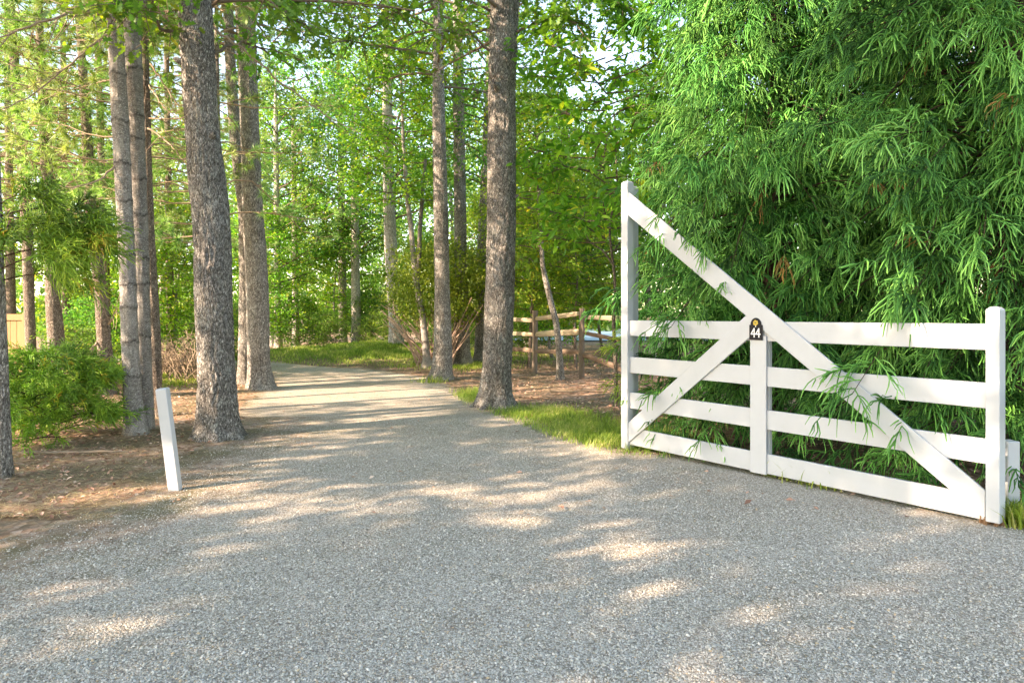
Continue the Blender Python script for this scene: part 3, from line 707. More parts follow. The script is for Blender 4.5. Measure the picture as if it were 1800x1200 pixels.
tree('oak_tree', [(684,414,446),(640,419,442),(500,421,442),(375,420,438),(250,404,424),(150,398,416),(0,392,408)], 12.9,
     'grey_bark', 'slimmer trunk tucked behind the large pale oak, rear one of the close pair', crown='oak0', sides=48, dz=.05, seed=6.2, fur=.010, lobe=.12, ztop=13, cdz=2., crot=3.4)
tree('oak_tree', [(668,748,800),(656,757,796),(620,762,795),(500,764,790),(350,762,787),(200,760,782),(0,762,778)], 14.0,
     'grey_bark', 'tall slender oak nearest the gravel bend, left of the broad roadside oak', crown='oak1', sides=56, dz=.035, seed=3.7, fur=.010, lobe=.2, ztop=14, cdz=1.6, crot=.3)
tree('oak_tree', [(644,794,836),(630,798,827),(500,799,822),(350,798,819),(150,796,815),(0,796,812)], 17.6,
     'grey_bark', 'tall slender oak behind and between the two roadside oaks', crown='oak2', sides=40, dz=.05, seed=5.9, fur=.009, ztop=15, cdz=2.2, crot=5.)
tree('oak_tree', [(641,832,858),(600,835,855),(480,838,856),(400,840,858),(300,846,862),(180,852,864)], 18.3,
     'grey_bark', 'thin grey trunk half hidden by the broad roadside oak', crown='wood0', sides=32, dz=.06, seed=7.7, fur=.008, ztop=12, cdz=2.8, csc=.8)
t, f = tree('birch_tree', [(645,740,764),(630,744,757),(560,738,749),(500,727,738),(450,722,731),(400,718,727),(350,712,720),(250,706,712)], 16.9,
     'smooth_bark', 'thin leaning pale birch in front of the many-stemmed shrub', crown='under1', sides=20, dz=.05, seed=8.8, fur=.003, ztop=8, rings=(600,540,470), cdz=3.2, csc=.9)
def stem(mb, pts, r0, r1, Y=None, sides=6, n=12, base=None):
    P = np.array([at(*p) if Y is None else at(p[0], p[1], Y) for p in pts]); 
    s = np.linspace(0, len(P) - 1, n); Q = np.stack([np.interp(s, np.arange(len(P)), P[:, k]) for k in range(3)], -1)
    if base is not None: Q = Q - base
    V, Fq = tubes(Q[None], np.linspace(r0, r1, n)[None], sides); mb.add(V, Fq)
bb = np.array(t.location); mb = MB(); stem(mb, [(733,490),(737,450),(738,400),(744,330),(748,280)], .07, .04, 16.9, base=bb)
mb.build('limb', M['smooth_bark'], t, True)

# twin smooth trunks with dark rings, and the pines behind them
pineA, _f = tree('pine_tree', [(768,216,264),(755,219,258),(700,219,249),(600,215,242),(500,212,238),(400,208,233),(225,199,226),(60,190,215),(0,187,211)], 7.75,
     'smooth_bark', 'left one of the twin pale trunks with dark rings, standing nearest the cedar bush', crown='pine0', sides=64, dz=.02, seed=1.1, fur=.004, lobe=.08, rings=(66,132,214,288,354,415,448,500,540,600,660), ztop=9, cdz=3.6, csc=.9)
tree('pine_tree', [(756,238,272),(735,240,270),(650,243,266),(550,238,263),(450,235,261),(225,226,253),(130,222,249),(0,219,244)], 8.05,
     'smooth_bark', 'right one of the twin pale trunks with dark rings', crown='pine1', sides=64, dz=.02, seed=2.6, fur=.004, lobe=.08, rings=(45,122,205,245,316,378,455,498,590), ztop=9, cdz=3.6, csc=.9, crot=1.)
pineC, _f = tree('pine_tree', [(731,260,286),(700,264,284),(600,262,282),(500,256,276),(400,252,270),(250,249,265),(0,246,258)], 9.15,
     'pine_bark', 'brown pine trunk just behind the twin ringed trunks', crown='pine0', sides=36, dz=.03, seed=3.1, fur=.006, ztop=9, cdz=1.9, crot=2.)
pineP, _f = tree('pine_tree', [(702,172,208),(690,176,204),(600,172,194),(510,167,187),(370,150,168),(220,144,160),(60,135,147),(0,133,143)], 10.9,
     'pine_bark', 'reddish based pine trunk left of the twin ringed trunks', crown='pine1', sides=36, dz=.035, seed=4.4, fur=.006, ztop=9, cdz=1.6, crot=3.)
tree('pine_tree', [(708,86,114),(600,86,112),(540,82,106),(380,78,97),(230,70,88),(100,65,78),(0,62,73)], 10.4,
     'pine_bark', 'pale sunlit pine trunk rising behind the cedar bush', crown='pine0', sides=36, dz=.035, seed=5.5, fur=.006, ztop=9, cdz=1.5, crot=4.2)
tree('pine_tree', [(690,48,66),(600,46,62),(555,44,60),(380,38,56),(220,26,42),(0,12,24)], 11.8,
     'pine_bark', 'pine trunk beside the end of the board fence', crown='pine1', sides=30, dz=.04, seed=6.5, fur=.006, ztop=9, cdz=1.4, crot=5.2)
tree('pine_tree', [(668,182,196),(500,180,193),(300,173,184),(50,166,176)], 13.8,
     'pine_bark', 'slender dark pine between the reddish pine and the twin trunks', crown='pine0', sides=24, dz=.05, seed=7.5, fur=.005, ztop=10, cdz=1.2, crot=.7)
for (px, Y, w, key, lab, rt) in [(388, 10.6, 13, 'pine1', 'pine right behind the broad bent oak, its boughs veiling the pale pair', 2.2), (20, 15., 16, 'pine1', 'pine far back above the board fence', 1.2), (118, 16.5, 15, 'pine0', 'slim pine far back between the sunlit pine and the reddish pine', 2.9),
                                (300, 15.5, 14, 'pine1', 'slim pine far back between the twin trunks and the broad bent oak', 4.), (375, 18.5, 14, 'pine0', 'pine hidden behind the broad bent oak', 5.3)]:
    yb = H0 + F * CH / Y
    tree('pine_tree', [(yb, px - w / 2 - 2, px + w / 2 + 2), (yb - 60, px - w / 2, px + w / 2), (200, px - 6 - w / 3, px - 6 + w / 3), (0, px - 8 - w / 4, px - 8 + w / 4)], Y,
         'pine_bark', lab, crown=key, sides=24, dz=.06, seed=px * .1, fur=.005, ztop=11, cdz=.8, crot=rt, csc=1.1)

def bare_bough(t, pts, r0, name='bare_bough', n=18, seed=0):
    b = np.array(t.location); r = np.random.default_rng(seed); P = np.array([at(*p) for p in pts]) - b
    s = np.linspace(0, len(P) - 1, n); Q = np.stack([np.interp(s, np.arange(len(P)), P[:, k]) for k in range(3)], -1)
    k3 = np.array([.25, .5, .25]); Q[1:-1] = Q[:-2] * .25 + Q[1:-1] * .5 + Q[2:] * .25; Q += r.normal(0, r0 * .5, Q.shape)
    mb = MB(); V, Fq = tubes(Q[None], np.linspace(r0, r0 * .25, n)[None], 6); mb.add(V, Fq); TP = []
    for k in range(12):
        j = r.integers(3, n - 1); d = unit(Q[j] - Q[j - 1]); td = unit(d + r.normal(0, .7, 3)); q = np.linspace(0, 1, 5)[:, None]
        TP.append(Q[j] + td * q * r.uniform(.15, .6) + r.normal(0, .012, (5, 3)) * q)
    V, Fq = tubes(np.array(TP), np.tile(np.linspace(r0 * .3, .002, 5), (12, 1)), 3); mb.add(V, Fq); mb.build(name, M['dead_twig'], t, True)
bare_bough(pineA, [(190,30,7.7),(165,18,7.2),(120,24,7.0),(60,45,6.8),(-20,72,6.6)], .024, seed=1)
bare_bough(pineA, [(200,55,7.7),(160,80,7.5),(130,110,7.4),(80,150,7.3),(20,190,7.2),(-30,200,7.1)], .014, seed=2)
bare_bough(oak_D, [(322,55,7.5),(295,38,7.3),(275,12,7.1),(262,-10,7.)], .016, seed=3)
bare_bough(oak_D, [(375,50,7.6),(400,68,7.6),(450,105,7.7),(500,150,7.9),(560,195,8.1),(640,240,8.3)], .016, seed=4)
bare_bough(pineA, [(205,290,7.7),(170,320,7.5),(120,330,7.4),(60,320,7.3),(-20,350,7.2)], .012, seed=5)
bare_bough(pineC, [(262,110,9.1),(290,150,9.1),(320,200,9.1)], .014, seed=6)
bare_bough(pineC, [(262,150,9.1),(290,190,9.),(325,215,8.9)], .012, seed=7)
bare_bough(pineC, [(262,225,9.1),(300,255,9.),(330,290,8.9)], .014, seed=8)
bare_bough(pineP, [(170,600,10.8),(160,620,10.7),(150,632,10.6),(138,640,10.5)], .02, seed=9)
bare_bough(pineP, [(190,570,10.9),(198,560,10.8),(206,540,10.7)], .018, seed=10)
def stub(t, f, z, ang, ln, r0, mat='oak_bark'):
    x, y, R_ = f(z); d = np.array([math.cos(ang), math.sin(ang), .35]); p = np.array([x, y, z]) + d * R_ * .7 * [1, 1, 0]
    s = np.linspace(0, 1, 6)[:, None]; mb = MB(); V, Fq = tubes((p + d * s * (ln + R_ * .3))[None], (r0 * np.array([1.7, 1.2, 1., .95, .8, .3]))[None], 10); mb.add(V, Fq); mb.build('branch_stub', M[mat], t, True)
stub(oak_D, fD, 3.35, -.6, .05, .045); stub(oak_D, fD, 4.15, -2.5, .08, .035); stub(oak_D, fD, 1.9, -1.3, .015, .05)
stub(oak_J, fJ, 4.65, -1.9, .10, .05); stub(oak_J, fJ, 3.1, -.3, .06, .03); stub(oak_J, fJ, 2.35, -1.2, .02, .05)
# small leaning tree by the split-rail fence, thin saplings beside the tall gate post
t, f = tree('leaning_tree', [(668,976,994),(650,979,991),(600,976,987),(565,972,983),(545,966,977),(500,956,966),(470,950,958),(400,946,953)], 13.9,
     'grey_bark', 'small crooked tree leaning left in front of the split-rail fence', crown='under0', sides=28, dz=.03, seed=2.9, fur=.006, ztop=5, cdz=2.0, csc=.75, crot=1.1)
def sapling(pts, Y, r0, label, key, cdz, csc, rot, name='sapling'):
    b = at(*pts[0], Y); t = thing(name, tuple(b), label, 'sapling'); mb = MB()
    stem(mb, pts, r0, r0 * .35, Y, 8, 16, b); mb.build('trunk', M['pine_bark'], t, True); return t
t = sapling([(1084,715),(1082,640),(1078,560),(1082,500),(1076,450),(1070,400),(1085,330),(1080,200)], 9.9, .030, 'thin brown sapling with long lime leaves just left of the tall gate post', None, 0, 1, 0)
b = np.array(t.location)
br, lf = crown_broad('lime_tree', 71, 2.4, 5.6, 1.55, 40, 8, 15, .15, 'long', M['lime_leaf'], r0=.014, rise=.12, droop=.05, spread=.10, shape=lambda t: .95 - .25 * t, Wk=1.15)
for nm, me in (('branches', br), ('crown', lf)): link(nm, me, t, (-.15, .1, 0))
mb = MB(); stem(mb, [(1081,470),(1060,440),(1035,425),(1025,400),(1028,370)], .016, .006, 9.9, base=b); stem(mb, [(1080,440),(1098,415),(1110,390)], .012, .004, 9.9, base=b)
mb.build('limb', M['pine_bark'], t, True)
for pts, Y, r, lab, key, dz, sc, rt in [
    ([(978,600),(982,540),(975,470),(968,400)], 21., .05, 'pale young tree behind the split-rail fence, above the crooked tree', 'under1', .2, .9, .5),
    ([(1012,655),(1010,560),(1016,480),(1006,400)], 16.4, .04, 'young tree just behind the split-rail fence corner post', 'under0', .6, .8, 2.5),
    ([(930,650),(934,560),(940,480),(936,380)], 17., .05, 'young tree behind the left section of the split-rail fence', 'under1', .8, .8, 3.6),
    ([(1060,625),(1052,570),(1040,520),(1030,460)], 20., .05, 'dark curved young tree behind the right section of the split-rail fence', 'under0', .5, .9, 4.4)]:
    t = sapling(pts, Y, r, lab, key, dz, sc, rt, 'young_tree'); add_crown(t, key, dz, rt, sc)

# trunks past the bend, each with its own crown
far = [(520, 614, 12, 25.5, 'slim trunk beyond the grassy bank, leftmost of the three in its middle', 'wood1', .6, 1.),
       (603, 612, 15, 26, 'pale trunk beyond the grassy bank, left neighbour of the palest one', 'wood2', .9, .9),
       (626, 616, 17, 25, 'palest trunk beyond the grassy bank, at its centre', 'wood0', 1.1, .95),
       (489, 616, 13, 24, 'grey trunk beyond the bank just right of the large pale oak', 'wood2', 0., .9)]
for px, py, w, Y, lab, key, dz, sc in far:
    yb = H0 + F * CH / Y
    tree('woodland_tree', [(yb, px - w * .6, px + w * .6), (yb - 30, px - w * .5, px + w * .5), (400, px - 2 - w * .4, px - 2 + w * .4), (250, px - 4 - w * .35, px - 4 + w * .35)], Y,
         'sunlit_pale_bark', lab, crown=key, sides=20, dz=.08, seed=px * .1, fur=.006, ztop=10, cdz=dz, crot=px, csc=sc)
tree('woodland_tree', [(626,676,716),(610,682,712),(570,684,706),(440,676,698),(360,674,694),(200,672,690)], 21.2,
     'sunlit_pale_bark', 'thick tree with a flared base behind the many-stemmed shrub', crown='wood1', sides=36, dz=.06, seed=9.1, fur=.010, ztop=12, cdz=1.8, csc=1., crot=.8)

LM = [(-99, 'the left edge'), (97, 'the sunlit pine'), (235, 'the twin ringed trunks'), (375, 'the broad bent oak'), (455, 'the large pale oak'), (560, 'the middle of the bank'), (640, 'the palest bank trunk'), (732, 'the leaning birch'),
      (779, 'the slender bend oak'), (882, 'the roadside oak'), (985, 'the crooked tree'), (1084, 'the tall gate post'), (1330, 'the number plate'), (1750, 'the low gate post'), (2600, 'the right edge')]
def place_labels(xy, what):
    br = {}
    for i, (x, y) in enumerate(xy):
        px = 900 + F * x / y; k = max(j for j in range(len(LM)) if LM[j][0] <= max(px, -98)); br.setdefault(min(k, len(LM) - 2), []).append((y, i))
    out = [None] * len(xy)
    for k, l in br.items():
        l.sort(); n = len(l)
        wd = {1: [''], 2: ['nearer ', 'farther '], 3: ['nearest ', 'middle ', 'farthest ']}.get(n, ['nearest ', 'second nearest ', 'third nearest ', 'fourth nearest ', 'fifth nearest '][:n - 1] + ['farthest '])
        for w_, (y, i) in zip(wd, l): out[i] = '%s%s between %s and %s' % (w_, what, LM[k][1], LM[k + 1][1])
    return out
def wood_tree(x, y, key, sc, dz, rot, label, group, r=.11, name='woodland_tree'):
    z = H(x, y); t = thing(name, (x, y, z), label, 'tree', group); hh = (9.5 if key[:-1] in ('wood', 'shade') else 4.2) * sc + dz
    n = 9; s = np.linspace(0, 1, n); rr = np.random.default_rng(int(abs(x * 97 + y * 31)))
    P = np.stack([np.cumsum(rr.normal(0, .06, n)) * (s > 0), np.cumsum(rr.normal(0, .06, n)) * (s > 0), s * hh - .1], -1)
    V, Fq = tubes(P[None], (r * (1 - .7 * s) * (1 + .5 * np.exp(-s * 20)))[None], 9); mb = MB(); mb.add(V, Fq, 0)
    mb.build('trunk', M['sunlit_pale_bark'] if name == 'woodland_tree' else M['grey_bark'], t, True); add_crown(t, key, dz, rot, sc); return t
spots = [(-9.5,27,'wood1',.9),(-15.5,30,'wood2',.9),(-2.2,29,'wood0',.95),(.6,26,'wood1',.9),(2.4,30,'wood2',1.),(5.5,26,'wood0',.95),(8.8,22,'wood1',1.),
         (7.8,30,'wood2',1.1),(12,27,'wood0',1.1),(10.5,16,'wood2',1.),(14.5,20,'wood1',1.),(-5.8,33,'wood2',.7),(4.2,20.5,'wood2',.85)]
LB = place_labels([q[:2] for q in spots], 'tall leafy background tree')
for i, (x, y, key, sc) in enumerate(spots):
    wood_tree(x, y, key, sc, .3 * (i % 3), i * 1.3, LB[i], 'background woodland trees')
spots = [(-8.6,23,'under0',.9),(-6.6,26.5,'under1',1.),(-3.6,27,'under0',.8),(-.8,24.5,'under1',1.),(-10.6,17.5,'under1',.9),(2.0,22.5,'under0',1.),(1.2,19.5,'under0',.8),(-12.8,15,'under0',.9),
         (6.0,16.5,'under0',.9),(6.5,21,'under1',1.),(-.1,28.5,'under0',1.1),(-7.6,14.2,'under1',.6),(-7.4,15.2,'under0',.7)]
LB = place_labels([q[:2] for q in spots], 'small lime-leaved tree')
for i, (x, y, key, sc) in enumerate(spots):
    wood_tree(x, y, key, sc, .0, i * 2.1, LB[i], 'young understory trees', .045, 'understory_tree')
spots = [(-7.5,24,.9),(-5.2,25.5,1.),(-2.6,25,.8),(-9.6,20.8,1.1),(-11.,18.,1.),(.8,24,.9),(-8.7,14.3,.7),(-7.3,11.4,.5),(-13.5,15.,.8),(-7.2,17,.7),(7.5,17,1.),(-.8,21.8,.7),(-1.9,23.6,.7),(-4.6,23.9,.6),(-6.4,23.6,.6)]
LB = place_labels([q[:2] for q in spots], 'low leafy shrub')
for i, (x, y, sc) in enumerate(spots):
    t = thing('leafy_shrub', (x, y, H(x, y)), LB[i], 'shrub', 'low woodland shrubs'); add_crown(t, 'shrub%d' % (i % 2), 0, i * 1.9, sc)

# off to the left and behind the camera: the trees whose shade falls on the driveway
spots = [(-8.8,-2.4,'shade0',1.0,0),(-7.4,-6.2,'shade1',1.05,.3),(-14,-5.5,'shade0',1.1,0),(-4.6,-4.4,'shade0',.9,.8),(-12.2,.8,'shade1',.9,.3)]
for i, (x, y, key, sc, dz) in enumerate(spots):
    wood_tree(x, y, key, sc, dz, i * 1.7, 'tall oak beside the driveway whose crown shades the gravel', 'oaks shading the driveway', .2, 'shade_oak')

for i, (x, y, key, sc) in enumerate([(-4.5,-11.5,'wood0',1.1),(1.0,-10.5,'wood1',1.1),(5.5,-9.5,'wood2',1.1),(-9.5,-10.5,'wood1',1.1)]):  # unseen trees added behind the camera to cut the light reaching the gate
    wood_tree(x, y, key, sc, -1.6, i * 1.1, 'unseen leafy tree added behind the viewer to dim the gate', 'unseen trees added behind the viewer', .15)
for i, (x, y, sc) in enumerate([(-9.6,5.4,.7),(-11.8,10.2,.75)]):
    wood_tree(x, y, 'pine%d' % (i % 2), sc, 2.6, i * 1.3, ['nearer slim pine just beyond the left picture edge', 'farther slim pine beyond the left picture edge'][i], 'pines left of the picture', .11, 'pine_tree')
# far wood closing the view
mb = MB(); nc = 900; a = RNG.uniform(-.68, .60, nc); dist = RNG.uniform(46, 62, nc)
cx = np.sin(a) * dist; cy = np.cos(a) * dist
pxs = 900 + F * cx / cy; top = np.where(np.abs(pxs - 560) < 130, 9.5, 15) + RNG.normal(0, 1, nc); cz = RNG.random(nc) ** 1.5 * top
nlf = 60; ci = np.repeat(np.arange(nc), nlf); m = len(ci)
C = np.stack([cx, cy, cz], -1)[ci] + RNG.normal(0, 1, (m, 3)) * np.array([1.3, 1.0, .9]); C[:, 2] = np.abs(C[:, 2])
D = RNG.normal(0, 1, (m, 3)); D[:, 2] -= .5; Nn = RNG.normal(0, .8, (m, 3)); Nn[:, 2] += 1
L_ = RNG.uniform(.28, .50, m); leaves(mb, C, D, Nn, L_, L_ * 1.3, 'simple', np.clip(RNG.normal(.4, .18, m) + RNG.normal(0, .15, nc)[ci], 0, 1))
tag(mb.build('distant_woods', M['mid_leaf']), kind='stuff')

# many-stemmed shrub by the bend
t = thing('evergreen_shrub', tuple(at(770, 652, 17.3)), 'large evergreen shrub with many bare reddish stems fanning out by the bend', 'shrub')
b = np.array(t.location); r = np.random.default_rng(3)
P = []; Rr = []
for i in range(72):
    e = at(r.uniform(665, 850), r.uniform(520, 570), 17.3 + r.uniform(-.6, 1.2)) - b
    s0 = np.array([r.normal(0, .3) - .05, r.normal(0, .15), -.05]); s = np.linspace(0, 1, 8)[:, None]
    q = s0 + (e - s0) * s + np.array([0, 0, .25]) * np.sin(s * PI) * r.uniform(-.5, 1) + r.normal(0, .02, (8, 3)); P.append(q); Rr.append(np.linspace(r.uniform(.014, .030), .009, 8))
V, Fq = tubes(np.array(P), np.array(Rr), 5); mb = MB(); mb.add(V, Fq); M['red_stem'] = plain('reddish_stem', (.52,.36,.28), .85, .2, .35, 20, .002)
mb.build('stems', M['red_stem'], t, True)
nc = 260; c = np.stack([r.uniform(-1.7, 1.3, nc), r.uniform(-.7, 1.6, nc), r.uniform(1.35, 3.6, nc)], -1)
c = c[(np.abs((c[:, 0] - .1) / 1.35) ** 2 + np.abs((c[:, 2] - 2.2) / 1.0) ** 2) < 1]; ci = np.repeat(np.arange(len(c)), 120); m = len(ci)
C = c[ci] + r.normal(0, 1, (m, 3)) * np.array([.22, .22, .14]); D = r.normal(0, 1, (m, 3)); D[:, 2] -= .3; Nn = r.normal(0, .6, (m, 3)); Nn[:, 2] += 1; L_ = r.uniform(.05, .10, m)
mb = MB(); leaves(mb, C, D, Nn, L_, L_, 'simple', np.clip(r.normal(.5, .2, m) + r.normal(0, .2, len(c))[ci], 0, 1)); mb.build('foliage', M['yew_leaf'], t)

# tangle of dry vines on the left
t = thing('dry_bramble', tuple(at(320, 660, 13.)), 'tangle of leafless tan bramble stems left of the broad bent oak', 'bramble')
P = []; Rr = []
for i in range(170):
    s0 = np.array([r.uniform(-.7, .45), r.uniform(-.5, .9), -.05]); e = s0 + np.array([r.uniform(-.6, .35), r.uniform(-.4, .4), .15 + .8 * r.random() ** 2]); s = np.linspace(0, 1, 8)[:, None]
    q = s0 + (e - s0) * s + np.array([r.normal(0, .2), 0, .3]) * np.sin(s * PI) + r.normal(0, .045, (8, 3)); P.append(q); Rr.append(np.linspace(.008, .004, 8))
V, Fq = tubes(np.array(P), np.array(Rr), 3); mb = MB(); mb.add(V, Fq); mb.build('stems', M['dead_twig'], t, True)
t = thing('dry_bramble', tuple(at(150, 690, 12.)), 'dry tan bramble stems between the cedar bush and the reddish pine', 'bramble')
link('stems', mb.mesh('bramble_stems', M['dead_twig'], True), t); t.scale = (.8, .8, .7)

# ------------------------------------------------------------------ cedars
def prims_round(seed, n, z0, z1, Rf, extra=()):
    r = np.random.default_rng(seed); out = []
    for i in range(n):
        tt = (i + r.random()) / n; z = z0 + (z1 - z0) * tt; az = i * 2.399 + r.normal(0, .3)
        R = Rf(z, az) * r.uniform(.42, 1.1); out.append((0, 0, z, az, R, r.uniform(.25, .6), r.uniform(.35, .75)))
    return out + list(extra)
cp = prims_round(5, 252, .35, 6.6, lambda z, a: 1.72 * (1 - .05 * max(0, z - 3)) * (.75 + .25 * min(1, z / 1.2)))
cedar_me = crown_cedar('cedar_foliage', 81, cp, M['cedar'], 12, 11, rad=.0070, brown=.002, g=.6, strlen=(.09, .22), seclen=(.24, .5))
def cedar(x, y, rot, sc, label, extra=None, r=.13):
    t = thing('cedar_tree', (x, y, 0), label, 'tree')
    s = np.linspace(0, 1, 12); V, Fq = tubes(np.stack([s * .1, s * 0, s * 8.2 - .1], -1)[None], (r * (1 - .75 * s))[None], 12); mb = MB(); mb.add(V, Fq, 0); mb.build('trunk', M['dark_bark'], t, True)
    o = link('crown', cedar_me, t); o.rotation_euler = (0, 0, rot); o.scale = (sc, sc, sc); return t
cedarA = cedar(2.95, 7.75, 0.0, 1.0, 'left cedar with drooping green fronds spilling over the tall end of the gate')
cedarB = cedar(4.35, 6.0, 2.2, 1.06, 'right cedar with drooping green fronds behind the low end of the gate')
cedarC = cedar(4.75, 8.8, 4.0, 1.15, 'rear cedar filling the gap behind the two front cedars')
cedarD = cedar(6.9, 7.3, 5.3, 1.15, 'cedar at the right edge of the picture behind the front cedars')

def branch_add(t, rows, seed, mat='cedar', **kw):
    """extra boughs given by photo point of the tip, its depth, and start height"""
    b = np.array(t.location); pr = []
    for px, py, Y, zs, rise in rows:
        e = at(px, py, Y) - b; ln = math.hypot(e[0], e[1]); az = math.atan2(e[1], e[0])
        zst = zs; dr = rise - (e[2] - zst) / ln
        pr.append((0, 0, zst, az, ln, rise, dr))
    me = crown_cedar('bough_foliage', seed, pr, M[mat], **kw); return link('bough', me, t)
branch_add(cedarA, [(1165,392,6.45,2.9,.35),(1200,420,6.25,2.8,.4),(1135,372,6.5,3.1,.3),(1235,560,6.1,1.9,.35),(1205,575,6.25,1.8,.4),(1180,300,7.,3.6,.4),(1150,230,7.3,4.,.4),(1165,140,7.4,4.6,.4),(1240,330,6.4,3.2,.4),
                    (1150,480,7.,2.2,.4),(1170,640,7.0,1.0,.4),(1230,720,6.6,.8,.45),(1190,60,7.3,5.0,.4),(1215,690,6.4,1.0,.4),(1130,430,7.2,2.6,.4),(1280,150,6.5,4.4,.5),(1340,60,6.5,4.8,.5),(1300,260,6.3,3.8,.5),(1240,60,6.9,4.9,.5),(1160,690,6.9,.5,.5),(1250,780,6.5,.35,.5),(1290,760,6.2,.5,.5),(1190,735,6.9,.35,.5),(1330,30,7.2,4.7,.5),(1350,100,7.1,4.4,.5),(1340,180,7.0,4.,.5),(1360,250,6.9,3.6,.5),(1320,-20,7.2,5.,.5),(1380,800,6.1,.4,.5),(1360,420,6.1,2.8,.5),(1300,480,6.1,2.4,.5),(1200,200,7.,4.2,.4)], 82, nsec=16, nstr=12)
branch_add(cedarB, [(1590,700,4.75,1.5,.55),(1620,735,4.85,1.3,.5),(1545,640,5.4,1.6,.5),(1470,420,5.9,2.7,.4),(1420,500,5.9,2.4,.4),(1560,520,5.3,1.9,.6),(1480,790,5.6,.5,.4),(1590,800,5.3,.5,.4),
                    (1350,330,6.2,3.3,.4),(1640,330,4.9,2.7,.5),(1760,200,4.9,3.2,.4),(1700,420,4.9,2.3,.4),(1770,60,5.,3.9,.4),(1440,820,5.8,.35,.5),(1520,835,5.5,.35,.5),(1640,850,5.1,.4,.5),(1700,800,4.9,.6,.5),(1410,760,5.9,.6,.5),(1680,720,4.95,1.,.5),(1755,40,5.2,4.1,.5),(1775,130,5.2,3.7,.5),(1785,230,5.1,3.3,.5),(1765,310,5.1,3.,.5),(1785,400,5.,2.6,.5),(1775,520,5.,2.1,.5),(1790,620,4.95,1.6,.5),(1720,120,4.9,3.6,.5),(1790,330,4.9,2.8,.5),(1660,60,5.3,3.9,.5),(1600,180,5.3,3.6,.5),(1540,300,5.3,3.,.5),(1620,440,5.0,2.4,.5),(1780,480,4.8,2.2,.5),(1500,120,5.6,4.,.5),(1420,250,5.8,3.6,.5)], 83, nsec=16, nstr=12)

# young cedar on the left edge, low cedar bush
b0 = at(2, 842, 5.75)
t = thing('young_cedar', tuple(b0), 'young cedar cut by the left edge, with fine bright fronds above the board fence', 'tree')
me, bs, f = trunk_mesh('edge_trunk', [(845,-16,17),(760,-12,14),(600,-12,9),(480,-12,4),(300,-14,-2),(100,-18,-8)], 5.75, M['grey_bark'], sides=36, dz=.03, seed=3.3, fur=.006, ztop=5.5)
link('trunk', me, t)
rows = [(0, 0, z + .12, a, R * .86, .35, .32) for z, a, R in [(1.65,-.3,.95),(1.75,.1,1.0),(1.85,.35,.95),(1.95,-.1,.9),(2.0,.6,.85),(1.55,.2,.7),(2.1,.15,.75),(1.9,1.1,.8),(1.8,-.8,.8),(1.7,-1.3,.8),(2.05,1.7,.8),(1.9,2.6,.8),(1.95,3.6,.8),(1.75,4.6,.8),(2.2,-.5,.6),(1.85,-.1,.55)]]
me = crown_cedar('young_cedar_foliage', 84, rows, M['cedar_bright'], 16, 16, (.2, .34), (.10, .2), .0038, .04, .35); link('crown', me, t)
t = thing('cedar_bush', tuple(at(85, 775, 7.4)), 'low bright green cedar bush on the needle-strewn ground at left', 'bush')
rows = []
for i in range(62):
    tt = i / 62; rows.append((r.normal(0, .15), r.normal(0, .15), .06 + .85 * tt, i * 2.4, (.74 - .40 * tt) * r.uniform(.6, 1.1), r.uniform(.2, .6), r.uniform(.2, .5)))
me = crown_cedar('cedar_bush_foliage', 85, rows, M['cedar_bright'], 12, 12, (.18, .32), (.07, .14), .0042, .03, .2); link('foliage', me, t)
t = thing('cedar_bush', tuple(at(60, 735, 8.9)), 'yellow-green cedar bush behind the low bright one, below the board fence', 'bush')
o = link('foliage', me, t); o.rotation_euler = (0, 0, 2.); o.scale = (.75, .75, .55)
t = thing('cedar_seedling', (1.75, 8.7, 0), 'small pale cedar shoots just left of the tall gate post', 'bush')
rows = [(0, 0, .2 + .12 * i, 2.2 + r.normal(0, .9), .45, .4, .4) for i in range(9)]
me = crown_cedar('seedling_foliage', 86, rows, M['cedar_bright'], 7, 8, (.15, .3), (.08, .16), .0045, .02, .4); link('foliage', me, t)

# ------------------------------------------------------------------ white gate
Ga = np.array([(1103 - 900) / F * 6.88, 6.88]); Gb = np.array([(1757 - 900) / F * 4.386, 4.386])
GL = np.linalg.norm(Ga - Gb); gu = (Ga - Gb) / GL; gn = np.array([-gu[1], gu[0]]);
if gn @ (-(Ga + Gb) / 2) < 0: gn = -gn
gate = thing('white_gate', (Gb[0], Gb[1], 0), 'white painted wooden driveway gate with tall end post and long diagonal brace', 'gate')
gate.rotation_euler = (0, 0, math.atan2(gu[1], gu[0]))
